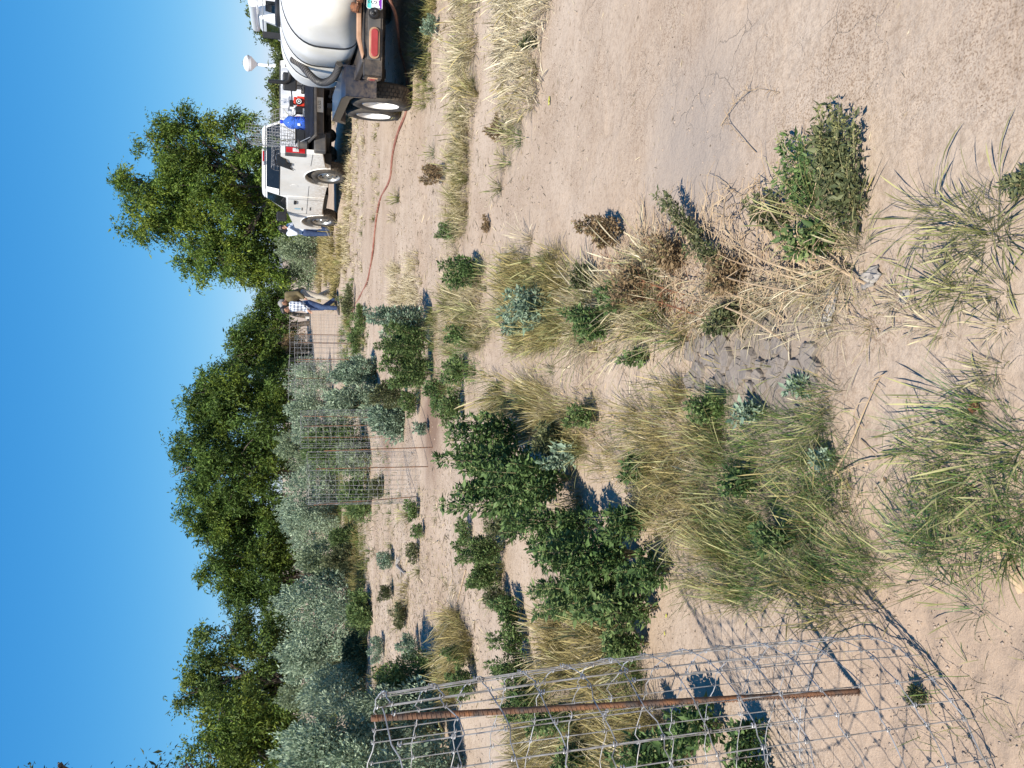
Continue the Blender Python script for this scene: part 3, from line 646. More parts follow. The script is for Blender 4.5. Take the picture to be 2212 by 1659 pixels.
# the big pale weeds at the left edge
bush('tall pale green weedy bush at the left edge, behind the near cage', 960, 1590, 590, 125, 'silver', name='weedy_bush', n=26000, leaf=.040)
bush('pale leafy bush beside the near cage top, cut by the left edge', 1010, 1690, 690, 90, 'silver', name='weedy_bush', n=12000, leaf=.036)
bush('dark lobed bush in front of the tall pale one', 950, 1465, 800, 60, 'mid', name='weedy_bush', n=7000, leaf=.035)
# far scrub hides the horizon line
GS = 'far scrub along the horizon'
SCR = [(600, -40, 16, 90, 'low green scrub on the horizon, at the right edge beyond the white cab'), (603, 40, 14, 110, 'far scrub clump just beyond the white cab'), (602, 100, 12, 100, 'far scrub clump right of the water tower foot'), (603, 160, 14, 100, 'far scrub clump at the water tower foot'),
 (602, 215, 13, 90, 'far scrub clump behind the right bed wall of the pickup'), (600, 270, 16, 90, 'far scrub clump behind the wire rolls'), (601, 330, 18, 80, 'far scrub clump behind the pickup cab'), (600, 600, 9, 120, 'tiny far scrub clump below the mountain, right one'), (601, 628, 8, 130, 'tiny far scrub clump below the mountain, middle one'),
 (600, 655, 8, 120, 'tiny far scrub clump below the mountain, left one'), (597, 1300, 30, 60, 'far scrub seen through the gap in the tree line'), (600, 1480, 30, 60, 'far scrub below the open-crowned tree'), (596, 1640, 34, 60, 'far scrub behind the tall pale bush at the left edge')]
for x, y, r, D, lb in SCR: bush(lb, 606 + 1.5 * F * .46 / D * 2.2, y, x - r * .5, r * 1.9, 'mid', name='far_scrub', n=900, leaf=.42, group=GS)

# ---------------------------------------------------------------- PICKUP (silver-white, tailgate down)
S_ = 1.06
def wheel(parent, x, y, R, wdt, side, rim='silver', name='wheel', rimR=.62, dual=False, tread=36):
    w_ = bpy.data.objects.new(name, None); COL.objects.link(w_); w_.parent = parent; w_.location = (x, y, R)
    t = MB(); hw = wdt / 2; pr = [(R * rimR, -hw * .80), (R * .72, -hw * 1.0), (R * .86, -hw * 1.04), (R * .955, -hw * .92), (R * .985, -hw * .75), (R * .985, hw * .75), (R * .955, hw * .92), (R * .86, hw * 1.04), (R * .72, hw), (R * rimR, hw * .80)]
    t.lathe(pr, ax='x', n=48); t.build('tyre', M['blackrub'], w_, True)
    tb = MB()
    for k in range(tread):
        a = 2 * pi * k / tread
        for j in range(4):
            cx = (-.57 + .38 * j) * hw; of = (j % 2) * pi / tread; da = pi / tread * .78; r0, r1 = R * .98, R * 1.0
            c = [(cx - .15 * hw, a + of - da), (cx + .15 * hw, a + of - da + .02), (cx + .15 * hw, a + of + da + .02), (cx - .15 * hw, a + of + da)]
            tb.hexa([(q[0], r0 * cos(q[1]), r0 * sin(q[1])) for q in c], [(q[0], r1 * cos(q[1]), r1 * sin(q[1])) for q in c])
    tb.build('tread', M['tread'], w_)
    o = side; rm = MB(); rr = R * rimR
    mt = {'silver': M['steel'], 'white': M['rimwhite']}[rim]
    if rim == 'silver':
        rm.lathe([(rr * 1.03, o * hw * .86), (rr * 1.0, o * hw * .92), (rr * .93, o * hw * .80), (rr * .90, o * hw * .45), (rr * .80, o * hw * .38), (rr * .62, o * hw * .62), (rr * .40, o * hw * .70), (rr * .30, o * hw * .62), (rr * .26, o * hw * .78), (.001, o * hw * .80)], ax='x', n=40)
    else:
        rm.lathe([(rr * 1.04, o * hw * .84), (rr * 1.0, o * hw * .92), (rr * .95, o * hw * .78), (rr * .90, o * hw * .20), (rr * .84, o * hw * .02), (rr * .60, o * hw * .10), (rr * .45, o * hw * .30), (rr * .28, o * hw * .32), (rr * .25, o * hw * .62), (.001, o * hw * .64)], ax='x', n=40)
    rm.build('rim', mt, w_, True)
    nb = MB()
    for k in range(8 if rim == 'silver' else 6):
        a = 2 * pi * k / (8 if rim == 'silver' else 6); q = rr * (.72 if rim == 'silver' else .36)
        xx = o * hw * (.56 if rim == 'silver' else .34); nb.lathe([(rr * .09 if rim == 'silver' else .012, xx - .012), (rr * .09 if rim == 'silver' else .012, xx + .010), (.001, xx + .011)], (0, q * cos(a), q * sin(a)), 'x', 10)
    nb.build('vent_hole' if rim == 'silver' else 'wheel_nut', M['black'] if rim == 'silver' else M['steel'], w_)
    return w_
tr_h = radians(7)       # heading a little left of straight away
TR = thing('pickup_truck', 'silver-white single-cab pickup truck with its tailgate down and cargo in the bed', 'pickup truck')
TX, TY = 5.93, 19.25; TR.location = (TX, TY, hz(TX, TY) + .0); TR.rotation_euler = (0, 0, tr_h); TR.scale = (S_,) * 3
def arch(cy, R, n=12, z0=.0):   # points of a wheel opening going from front (+y) to rear
    return [(cy + R * cos(pi * k / n), .38 + R * sin(pi * k / n) + z0) for k in range(n + 1)]
WB = 3.1; W = 1.0
for sgn, nm in ((-1, 'l'), (1, 'r')):
    # outer skin of the bed side
    m = MB(); prof = [(-1.25, .55), (-1.25, 1.30), (-1.22, 1.40), (1.28, 1.42), (1.28, .42)] ; a = [p for p in arch(0, .52)]
    pts = [(1.28, .42), (.52, .40)] + a + [(-.52, .40), (-.60, .50), (-1.25, .58), (-1.25, 1.32), (-1.21, 1.42), (1.28, 1.44)]
    m.prism(pts, sgn * (W - .10), sgn * W); m.build('bed_side', M['silver'], TR, bevel=.03, segs=3)
    # wheel-arch lip and the crease that bulges over it
    for cy_ in (0, WB): lip = MB(); lip.tube([(sgn * (W - .008), y, z) for y, z in arch(cy_, .535)], .020, 8); lip.build('arch_lip', M['silver'], TR, True)
    rc = MB(); rc.prism([(-1.20, 1.42), (1.28, 1.44), (1.28, 1.462), (-1.20, 1.444)], sgn * (W - .11), sgn * (W - .0)); rc.build('bed_rail_cap', M['dkgrey'] if sgn > 0 else M['black'], TR)
    dk = MB(); dk.box(sgn * (W - .34), sgn * (W - .105), -.56, .56, .36, .92); dk.build('wheel_well', M['black'], TR)
    # taillight
    tl = MB(); x0, x1 = sorted((sgn * (W - .125), sgn * (W + .006)))
    tl.box(x0, x1, -1.266, -1.10, .93, 1.32); t_ = tl.build('taillight', M['red'], TR, bevel=.015)
    cl = MB(); cl.box(min(sgn * (W - .10), sgn * (W - .02)), max(sgn * (W - .10), sgn * (W - .02)), -1.272, -1.265, 1.06, 1.18); cl.build('reverse_lens', M['lensw'], t_, bevel=.004)
    bz = MB(); bz.box(x0 - .008, x1 + .004, -1.262, -1.085, .915, 1.335); bz.build('lens_bezel', M['dkgrey'], t_, bevel=.01)
# cab lower body with door and front fender
m = MB()
pts = [(1.32, .42), (2.55, .42)] + [p for p in arch(WB, .52)][::-1] + [(3.64, .42), (3.74, .46), (3.78, .92), (3.70, 1.06), (2.72, 1.22), (2.46, 1.27), (1.32, 1.27)]
m.prism(pts, -W, W); m.build('cab_body', M['silver'], TR, bevel=.05, segs=3)
wl = MB()
for sgn in (-1, 1): wl.box(min(sgn * .62, sgn * 1.003 * W - sgn * .05), max(sgn * .62, sgn * 1.003 * W - sgn * .05), WB - .50, WB + .50, .36, .90)
# greenhouse
gh = MB(); wb_, wt_ = W - .035, W - .20
b4 = [(-wb_, 1.33, 1.265), (wb_, 1.33, 1.265), (wb_, 2.62, 1.24), (-wb_, 2.62, 1.24)]; t4 = [(-wt_, 1.50, 1.78), (wt_, 1.50, 1.78), (wt_, 2.05, 1.79), (-wt_, 2.05, 1.79)]
gh.hexa(b4, t4); gh.build('cab_pillars', M['silver'], TR, bevel=.05, segs=3)
rf = MB(); rf.hexa([(-wt_ - .01, 1.47, 1.775), (wt_ + .01, 1.47, 1.775), (wt_ + .01, 2.10, 1.78), (-wt_ - .01, 2.10, 1.78)], [(-wt_ + .07, 1.54, 1.85), (wt_ - .07, 1.54, 1.85), (wt_ - .07, 2.02, 1.85), (-wt_ + .07, 2.02, 1.85)])
rf.build('roof', M['silver'], TR, bevel=.03, segs=3)
def lerp(a, b, t): return tuple(a[i] * (1 - t) + b[i] * t for i in range(3))
def pane(b0, b1, t0, t1, u0, u1, v0, v1, off, nm, th=.012):
    def q(u, v): return Vector(lerp(lerp(b0, b1, u), lerp(t0, t1, u), v))
    n = (Vector(b1) - Vector(b0)).cross(Vector(t0) - Vector(b0)).normalized(); n = n if n.dot(Vector(off)) > 0 else -n
    c = [q(u0, v0), q(u1, v0), q(u1, v1), q(u0, v1)]
    m = MB(); m.hexa([p - n * th for p in c], [p + n * .006 for p in c]); return m.build(nm, M['glass'], TR, bevel=.004, segs=1)
pane(b4[0], b4[1], t4[0], t4[1], .05, .95, .10, .93, (0, -1, 0), 'rear_window')
pane(b4[0], b4[3], t4[0], t4[3], .17, .90, .08, .90, (-1, 0, 0), 'door_window'); pane(b4[1], b4[2], t4[1], t4[2], .17, .90, .08, .90, (1, 0, 0), 'door_window')
pane(b4[3], b4[2], t4[3], t4[2], .04, .96, .08, .94, (0, 1, 0), 'windscreen')
bl = MB(); bl.box(-.22, .22, 1.462, 1.476, 1.80, 1.835); b_ = bl.build('brake_light', M['red'], TR, bevel=.005)
for s in (-1, 1):
    k = MB(); k.box(min(s * .13, s * .215), max(s * .13, s * .215), 1.455, 1.464, 1.803, 1.832); k.build('cargo_lamp', M['lensw'], b_)
# grooves that outline the door and the gap behind the cab
gp = MB()
for s in (-1, 1):
    for pts in ([(1.50, 1.26), (1.50, .50)], [(2.52, 1.24), (2.50, .50)], [(-1.24, .78), (-.62, .80)], [(.58, .80), (1.28, .80)], [(1.33, .80), (2.50, .80)]):
        (y0, z0), (y1, z1) = pts; gp.tube([(s * (W + .0005), y0, z0), (s * (W + .0005), y1, z1)], .0045, 4)
gp.build('panel_gap', M['black'], TR)['kind'] = 'stuff'
for s in (-1, 1):
    h = MB(); h.box(min(s * (W - .005), s * (W + .03)), max(s * (W - .005), s * (W + .03)), 1.58, 1.80, 1.06, 1.12); h.build('door_handle', M['black'], TR, bevel=.012)
    mr = MB(); mr.box(min(s * (W + .02), s * (W + .26)), max(s * (W + .02), s * (W + .26)), 2.36, 2.46, 1.28, 1.52); o = mr.build('door_mirror', M['black'], TR, bevel=.03)
    ma = MB(); ma.box(min(s * (W - .06), s * (W + .05)), max(s * (W - .06), s * (W + .05)), 2.38, 2.45, 1.27, 1.34); ma.build('mirror_arm', M['black'], o)
fu = MB(); fu.lathe([(.085, -W - .004), (.085, -W - .0005)], (0, .62, 1.12), 'x', 24, cap=True); fu.build('fuel_door', M['silver'], TR, bevel=.002)
ltc = MB(); ltc.tube([(-W - .002, -.62 + .1 * cos(t), 1.22 + .1 * sin(t)) for t in np.linspace(0, 1, 3)], .012, 6); ltc.box(-W - .03, -W + .002, -.72, -.60, 1.20, 1.30); ltc.build('rail_hook', M['black'], TR, bevel=.004)
# door emblem and lettering
em = MB(); em.add([(-W - .003, 2.16 + .05 * cos(t), 1.02 + .085 * sin(t)) for t in np.linspace(0, 2 * pi, 18)[:-1]], [tuple(range(17))]); em.build('door_emblem', M['bluedecal'], TR)
em2 = MB(); em2.add([(-W - .003, y, z) for y, z in ((2.05, .90), (2.27, .90), (2.27, .925), (2.05, .925))], [(0, 1, 2, 3)]); em2.add([(-W - .003, y, z) for y, z in ((2.00, .70), (2.24, .70), (2.24, .735), (2.00, .735))], [(0, 1, 2, 3)]); em2.build('door_lettering', M['dkgrey'], TR)['kind'] = 'stuff'
# bed interior
bf = MB(); bf.box(-W + .10, W - .10, -1.25, 1.28, .86, .93); bf.build('bed_floor', M['black'], TR)
fw = MB(); fw.box(-W + .10, W - .10, 1.22, 1.28, .86, 1.43); fw.build('bed_front_wall', M['liner'], TR, bevel=.01)
for s in (-1, 1):
    iw = MB(); xw = s * (W - .10); iw.box(min(xw, xw - s * .05), max(xw, xw - s * .05), -1.22, 1.22, .86, 1.41); o = iw.build('bed_inner_wall', M['liner'], TR, bevel=.008)
    for k, y in enumerate((-.95, -.45, .10, .62, 1.02)):
        r = MB(); r.prism([(y - .07, 1.40), (y + .07, 1.40), (y + .10, 1.25), (y - .10, 1.25)], xw - s * .05, xw - s * .09); r.build('stiffener', M['liner'], o, bevel=.01)
    ww = MB(); ww.prism([(-.50 + .0, .86)] + [(.50 * -cos(pi * k / 10), .86 + .22 * sin(pi * k / 10)) for k in range(1, 10)] + [(.50, .86)], xw - s * .05, xw - s * .30); ww.build('wheel_housing', M['liner'], TR, bevel=.02)
# tailgate folded flat, ribbed on its inner face
tg = MB(); tg.box(-.80, .80, -.51, 0, -.06, 0); tgo = tg.build('tailgate', M['dkgrey'], TR, bevel=.015); tgo.location = (0, -1.27, .93); tgo.rotation_euler = (radians(19), 0, 0)
for k in range(7):
    r = MB(); y = -.49 + k * .07; r.box(-.78, .78, y, y + .042, .004, .018); r.build('rib', M['black'], tgo)
tgm = MB(); tgm.box(-.79, .79, -.505, -.01, -.001, .006); tgm.build('tailgate_mat', M['black'], tgo)
cb = MB()
for s in (-1, 1): cb.tube([(s * .86, -1.24, 1.22), (s * .78, -1.60, .84)], .008, 5)
cb.build('tailgate_cable', M['steel'], TR)
# bumper, plate, hitch, chassis
bp = MB(); bp.box(-.98, -.60, -1.42, -1.24, .52, .76); bp.box(.60, .98, -1.42, -1.24, .52, .76); bp.box(-.62, .62, -1.44, -1.24, .56, .74); bpo = bp.build('rear_bumper', M['dkgrey'], TR, bevel=.03, segs=3)
pl = MB(); pl.box(-.16, .16, -1.452, -1.442, .575, .725); plo = pl.build('license_plate', M['plaque'], bpo)
text_mesh('plate_text', 'G 523', .085, M['ink'], plo, Matrix.Translation((0, -1.4525, .65)) @ FACEBACK, .0005, .8)
ht = MB(); ht.box(-.05, .05, -1.46, -1.1, .40, .50); ht.build('hitch', M['black'], TR, bevel=.008)
ch = MB(); ch.box(-.60, -.48, -1.2, 3.65, .42, .60); ch.box(.48, .60, -1.2, 3.65, .42, .60); ch.box(-.9, .9, 1.35, 2.4, .32, .44); ch.tube([(-.85, 0, .38), (.85, 0, .38)], .06, 10); ch.ball((0, 0, .36), .15); ch.tube([(.35, -1.15, .42), (.35, .4, .44), (.3, 1.4, .40)], .035, 8); ch.box(-.85, .85, -1.2, 1.3, .70, .80)
ch.build('chassis', M['black'], TR)
fb = MB(); fb.box(-.97, .97, 3.72, 3.86, .46, .74); fb.build('front_bumper', M['steel'], TR, bevel=.04)
for (x, y, s) in ((-W + .135, 0, -1), (W - .135, 0, 1), (-W + .135, WB, -1), (W - .135, WB, 1)): wheel(TR, x, y, .385, .27, s)
TRM = Matrix.Translation(TR.location) @ Matrix.Rotation(tr_h, 4, 'Z') @ Matrix.Scale(S_, 4)
def ontruck(x, y, z): return TRM @ Vector((x, y, z))

def wire_roll(name, label, c, R, Lh, axis_dir, nr, nv, arc=2 * pi, a0=0, rw=.004, squash=1.):
    """a loose roll of welded mesh: rings and long wires about an axis"""
    o = thing(name, label, 'wire mesh', c); ax = Vector(axis_dir).normalized(); e1 = ax.orthogonal().normalized(); e2 = ax.cross(e1); m = MB(); m2 = MB()
    for i in range(nr):
        t = (i / (nr - 1) - .5) * Lh; m.tube([ax * t + (e1 * cos(a0 + arc * k / 28) + e2 * sin(a0 + arc * k / 28) * squash) * R * (1 + .04 * sin(i + k * .7)) for k in range(29)], rw, 4, False)
    for k in range(nv):
        a = a0 + arc * k / nv; m2.tube([ax * ((i / 4 - .5) * Lh) + (e1 * cos(a) + e2 * sin(a) * squash) * R * (1 + .03 * sin(i * 2 + k)) for i in range(5)], rw, 4, False)
    m.build('ring_wires', M['wire'], o); m2.build('long_wires', M['wire'], o); return o
wire_roll('wire_mesh_roll', 'loose roll of wire mesh lying across the bed behind the blue jug', ontruck(-.35, -.35, 1.38), .27, 1.3, (1, .15, .0), 13, 16, squash=.8, rw=.0038)
wire_roll('wire_mesh_roll', 'upright flaring sheet of wire mesh standing above the cab roof line', ontruck(-.38, -.75, 1.58), .30, 1.0, (.12, .35, 1), 16, 18, arc=3.9, a0=.4, rw=.0036)
# blue jug on the tailgate
jp = ontruck(-.27, -1.08, .935); J = thing('water_jug', 'translucent blue water jug standing on the lowered tailgate', 'water jug', jp)
jb = MB(); jb.lathe([(.001, 0), (.125, 0), (.138, .02), (.138, .10), (.131, .115), (.138, .13), (.138, .20), (.131, .215), (.138, .23), (.138, .32), (.12, .37), (.07, .42), (.035, .45), (.032, .50), (.001, .50)], n=28); jb.build('bottle', M['jug'], J, True)
jc = MB(); jc.lathe([(.04, .475), (.04, .525), (.001, .528)], n=18); jc.build('cap', mat('blue_cap', (.03, .06, .55), .4), J, True)
jh = MB(); jh.tube([(.05, -.128, .33), (.05, -.165, .28), (.05, -.165, .24), (.05, -.13, .2)], .013, 8); jh.build('handle', M['jug'], J, True)
jl = MB(); jl.box(-.10, -.05, -.14, -.125, .10, .16); jl.build('sticker', M['plaque'], J)
# red pump engine
pp = ontruck(.18, -1.08, .935); Q = thing('pump_engine', 'small red petrol engine with black carry frame on the tailgate', 'engine', pp)
k = MB(); k.box(-.09, .12, -.10, .10, .0, .17); k.box(-.05, .10, -.09, .08, .17, .24); k.build('housing', M['redplastic'], Q, bevel=.02)
k = MB(); k.box(-.12, .02, -.08, .08, .24, .33); k.box(-.24, -.10, -.07, .07, .04, .20); k.build('air_filter', M['black'], Q, bevel=.012)
k = MB(); k.lathe([(.062, -.145), (.070, -.12), (.070, -.10)], (-.02, 0, .13), 'y', 20); k.lathe([(.001, -.146), (.062, -.145)], (-.02, 0, .13), 'y', 20); k.build('recoil_starter', M['black'], Q, True)
k = MB(); k.lathe([(.042, -.152), (.055, -.152)], (-.02, 0, .13), 'y', 20); k.lathe([(.042, -.1525), (.055, -.1525)], (-.02, 0, .13), 'y', 20); k.lathe([(.001, -.153), (.018, -.153)], (-.02, 0, .13), 'y', 12); k.build('starter_ring', M['plaque'], Q)
k = MB(); k.tube([(.36, -.06, .0), (.36, -.06, .24), (.33, -.06, .285), (.28, -.06, .29), (.02, -.06, .27), (-.02, -.06, .25)], .014, 8); k.tube([(-.23, .02, .15), (-.32, .02, .26), (-.42, .02, .27)], .012, 6); k.build('carry_frame', M['black'], Q, True)
k = MB(); k.tube([(-.13 - .02 * i, -.05, .22 + .02 * (i % 3)) for i in range(6)], .018, 6); k.box(-.16, -.12, -.03, .0, .20, .32); k.build('white_rag', M['plaque'], Q)
oj = ontruck(-.12, -.85, .935); O = thing('fuel_bottle', 'faded orange plastic jug behind the blue water jug', 'jug', oj)
k = MB(); k.box(-.06, .10, -.06, .06, 0, .19); k.lathe([(.025, .19), (.025, .23), (.001, .231)], (.05, 0, 0), n=12); k.build('bottle', M['orange'], O, bevel=.02)
k = MB(); k.box(.0, .06, -.063, -.06, .04, .10); k.build('sticker', M['plaque'], O)
bx = ontruck(-.55, -1.06, .935); B_ = thing('plastic_crate', 'dark grey plastic crate on the tailgate beside the blue jug', 'crate', bx)
k = MB(); k.box(-.14, .12, -.12, .14, 0, .20); k.build('body', M['black'], B_, bevel=.015)
k = MB(); k.box(-.155, .135, -.135, .155, .19, .215); k.build('rim', M['dkgrey'], B_, bevel=.006)
bx = ontruck(-.84, -1.33, .90); B_ = thing('bucket', 'black ribbed nursery pot lying at the left corner of the tailgate', 'pot', bx)
k = MB(); k.lathe([(.001, 0), (.085, 0), (.10, .17), (.108, .17), (.108, .20), (.098, .20), (.08, .01)], n=24); k.build('pot', M['dkgrey'], B_, True)
k = MB(); k.tube([(-.12, -.03, .22), (-.02, -.10, .24), (.10, -.05, .22)], .01, 6); k.build('handle', M['black'], B_)
bx = ontruck(.70, -.95, .935); B_ = thing('battery_box', 'scuffed black box against the right wall of the pickup bed', 'box', bx)
k = MB(); k.box(-.12, .10, -.14, .14, 0, .24); k.build('body', M['dkgrey'], B_, bevel=.01)
k = MB(); k.box(-.13, .11, -.15, .15, .24, .27); k.build('lid', M['black'], B_, bevel=.01)
bx = ontruck(.47, -1.12, .935); B_ = thing('tool_pouch', 'small dark pouch on the tailgate right of the engine', 'pouch', bx)
k = MB(); k.box(-.10, .14, -.07, .07, 0, .09); k.build('pouch', M['dkgrey'], B_, bevel=.03, segs=3); k = MB(); k.tube([(-.06, -.07, .05), (0, -.09, .10), (.07, -.07, .05)], .008, 5); k.build('strap', M['black'], B_)
# black tarp strip hanging over the left rail
tp = ontruck(0, 0, 0); TA = thing('black_tarp', 'black rubber sheet hanging over the left bed rail behind the taillight', 'tarp', ontruck(-W, -.80, 1.47), tr_h)
k = MB(); pts = [(.16, -.28, .03), (.10, .25, .04), (-.005, -.30, .025), (-.02, .22, .03), (-.035, -.12, -.16), (-.03, .30, -.10), (-.03, .34, -.26), (-.03, .48, -.34)]
k.add(pts, [(0, 1, 3, 2), (2, 3, 5, 4), (4, 5, 7, 6)]); o = k.build('sheet', M['black'], TA); o.modifiers.new('s', 'SOLIDIFY').thickness = .014
k = MB(); k.tube([(.12, -.25, .06), (.05, .0, .08), (-.02, .25, .05)], .02, 6); k.build('rolled_edge', M['black'], TA, True)
# sapling lying in the bed
SP = thing('sapling', 'thin leafy sapling poking up out of the pickup bed', 'sapling', ontruck(-.2, -.2, .935))
k = MB(); st = [((.0, 0, 0), (-.1, 0, .5), (-.35, -.1, .95)), ((0, 0, 0), (.75, .3, .45), (.95, .35, 1.0)), ((0, 0, 0), (.3, 0, .6), (.5, .0, 1.25)), ((0, 0, 0), (-.2, -.3, .4), (-.15, -.35, .72))]
for a in st: k.tube(a, [.008, .006, .003], 5)
k.build('stems', M['stem'], SP)
pp_ = np.concatenate([np.array(a[1]) + (np.array(a[2]) - np.array(a[1])) * rng.uniform(.15, 1.1, (70, 1)) + rng.normal(0, .035, (70, 3)) for a in st]); Vv, Ff, Cc = leaves_arrays(pp_, rng.normal(0, 1, pp_.shape), .05, .5, *LEAFC['mid'])
np_mesh('foliage', Vv, Ff, Cc, M['leaf'], SP)

# ---------------------------------------------------------------- TANK TRAILER
ah = radians(-9.5); RR = G(884, 200)
TL = thing('tank_trailer', 'tandem-axle trailer carrying a white plastic water tank with black straps', 'trailer', (4.03, 7.87, 0), ah)
def box(nm, x0, x1, y0, y1, z0, z1, mt, par, bevel=.0, segs=2):
    k = MB(); k.box(x0, x1, y0, y1, z0, z1); return k.build(nm, mt, par, bevel=bevel, segs=segs)
fr = MB(); fr.box(-.94, .94, 0, .012, .52, .70); fr.box(-.94, .94, 0, .11, .69, .70); fr.box(-.94, .94, 0, .11, .52, .53); fr.box(-.94, -.92, 0, .16, .52, .70); fr.box(.92, .94, 0, .16, .52, .70)
fr.box(-.66, -.58, .1, 4.2, .54, .69); fr.box(.58, .66, .1, 4.2, .54, .69)
for y in (.5, 1.1, 1.7, 2.3, 2.9, 3.5): fr.box(-.60, .60, y, y + .06, .56, .66)
fr.build('frame', M['blackpaint'], TL, bevel=.004, segs=1)
box('light_gap_plate', -.80, .80, .12, 4.15, .692, .702, M['blackpaint'], TL, .002)  # added plate that blocks sunlight leaking between the frame cross members
box('rear_panel', -.78, .78, -.012, .001, .545, .672, M['dkgrey'], TL, .004)
lp = MB(); lp.prism([(-.74, .705), (-.60, .735), (-.2, .74), (.5, .74), (.8, .73), (.8, .775), (.5, .785), (-.2, .785), (-.58, .78), (-.78, .72)], -.035, .05, ax=1); lp.build('dusty_lip', M['dustlip'], TL, bevel=.01)
box('side_rail', -.80, -.72, .05, .95, .66, .72, M['blackpaint'], TL, .006)
for s in (-1, 1):
    k = MB(); L_, R0 = .13, .052
    def stad(r, l, n=8): return [(s * .62 + l * sg + r * cos(t), .607 + r * sin(t)) for sg, t0 in ((1, -pi / 2), (-1, pi / 2)) for t in np.linspace(t0, t0 + pi, n)]
    k.prism(stad(.052, .10), -.034, -.012, ax=1); b_ = k.build('tail_light', M['dustlip'], TL, bevel=.006)
    k = MB(); k.prism(stad(.034, .10), -.046, -.030, ax=1); k.build('lens', M['amberlens'], b_, bevel=.006)
    k = MB(); k.box(min(s * .941, s * .953), max(s * .941, s * .953), .03, .13, .56, .66); b_ = k.build('side_marker', M['dustlip'], TL, bevel=.004)
    k = MB(); k.box(min(s * .950, s * .960), max(s * .950, s * .960), .05, .11, .585, .635); k.build('lens', M['amberlens'], b_, bevel=.003)
PL = bpy.data.objects.new('license_plate', None); COL.objects.link(PL); PL.parent = TL; PL.location = (-.16, -.055, .615)
k = MB(); k.prism([(-.15 + .012 * (1 - cos(t)) if False else x, z) for x, z in [(-.152, -.066), (-.142, -.076), (.142, -.076), (.152, -.066), (.152, .066), (.142, .076), (-.142, .076), (-.152, .066)]], -.002, .002, ax=1); k.build('face', M['plate'], PL)
k = MB(); ring = [(-.152, -.066), (-.142, -.076), (.142, -.076), (.152, -.066), (.152, .066), (.142, .076), (-.142, .076), (-.152, .066), (-.152, -.066)]
k.tube([(x * .985, -.002, z * .975) for x, z in ring], .0032, 6); k.build('rim', M['plaque'], PL)
k = MB(); mt_ = [(-.145, -.071), (.145, -.071), (.145, -.050), (.12, -.052), (.09, -.040), (.06, -.048), (.045, -.046), (.02, -.058), (0, -.05), (-.03, -.056), (-.05, -.044), (-.06, -.049), (-.075, -.036), (-.09, -.043), (-.105, -.041), (-.12, -.050), (-.145, -.055)]
k.add([(x, -.0027, z) for x, z in mt_], [tuple(range(len(mt_)))]); k.build('mountains', M['purple'], PL)
text_mesh('plate_state', 'ARIZONA', .030, M['ink'], PL, Matrix.Translation((0, -.003, .056)) @ FACEBACK, .0003, 1.5)
text_mesh('plate_number', 'G  029HK', .082, M['ink'], PL, Matrix.Translation((-.002, -.003, .004)) @ FACEBACK, .0004, .62)
k = MB()
for x in (-.10, .10): k.lathe([(.001, -.006), (.005, -.005), (.006, -.002)], (x, 0, .062), 'y', 8)
k.build('screw', M['steel'], PL)
k = MB(); k.lathe([(.001, -.085), (.03, -.085), (.045, -.075), (.052, -.06), (.052, -.012)], (-.345, 0, .615), 'y', 10, sy=1.1); k.ball((-.33, -.08, .60), .026); k.ball((-.36, -.085, .63), .02); k.build('socket', M['black'], TL, bevel=.003)
# the tank: an upright-oval barrel with strap grooves, dished end and moulded feet
TK = bpy.data.objects.new('water_tank', None); COL.objects.link(TK); TK.parent = TL; TK.location = (0, 0, 0)
def ov(rx, rz, y, n=48, cz=1.10, p=2.25, pl=5.):
    r = []; flat = min(1, max(0, (y - .12) / .35)) * min(1, max(0, (2.95 - y) / .3))
    for k in range(n):
        t = 2 * pi * k / n; c, s = cos(t), sin(t); pp = p if s >= 0 else p + (pl - p) * flat; r.append((rx * abs(c) ** (2 / pp) * (1 if c >= 0 else -1), y, cz + rz * abs(s) ** (2 / pp) * (1 if s >= 0 else -1)))
    return r
prof = [(.03, .02, -.035), (.16, .12, -.028), (.30, .24, -.008), (.40, .32, .035), (.455, .365, .09), (.49, .385, .16), (.515, .40, .26), (.555, .412, .42), (.575, .415, .56), (.560, .403, .585), (.560, .403, .635), (.580, .417, .66), (.600, .42, 1.0), (.605, .42, 1.36), (.588, .405, 1.385), (.588, .405, 1.435), (.605, .42, 1.46), (.605, .42, 2.1), (.588, .405, 2.13), (.588, .405, 2.18), (.605, .42, 2.2), (.58, .41, 2.75), (.50, .37, 3.0), (.3, .22, 3.1), (.03, .02, 3.13)]
vs = []; fs = []
for i, (rx, rz, y) in enumerate(prof): vs += ov(rx, rz, y)
for i in range(len(prof) - 1):
    for k in range(48): fs.append((i * 48 + k, i * 48 + (k + 1) % 48, (i + 1) * 48 + (k + 1) % 48, (i + 1) * 48 + k))
k = MB(); k.add(vs, fs); k.build('barrel', M['poly'], TK, True)
for y, rx, rz in ((.61, .567, .41), (1.41, .595, .412), (2.155, .595, .412)):
    k = MB(); pts = [Vector((a, y, c)) for a, _, c in ov(rx, rz, y)]; pts.append(pts[0])
    vs = []; 
    for p_ in pts:
        d_ = Vector((p_.x, 0, p_.z - 1.10)).normalized(); vs += [p_ + Vector((0, -.019, 0)), p_ + d_ * .010 + Vector((0, -.019, 0)), p_ + d_ * .010 + Vector((0, .019, 0)), p_ + Vector((0, .019, 0))]
    k.add(vs, [(4 * i + j, 4 * i + (j + 1) % 4, 4 * i + 4 + (j + 1) % 4, 4 * i + 4 + j) for i in range(len(pts) - 1) for j in range(4)])
    k.build('strap', M['black'], TK, True)
k = MB(); k.lathe([(.17, 0), (.17, .05), (.15, .07), (.001, .075)], (0, 1.6, 1.50), n=24); k.build('filler_lid', M['black'], TK, True)
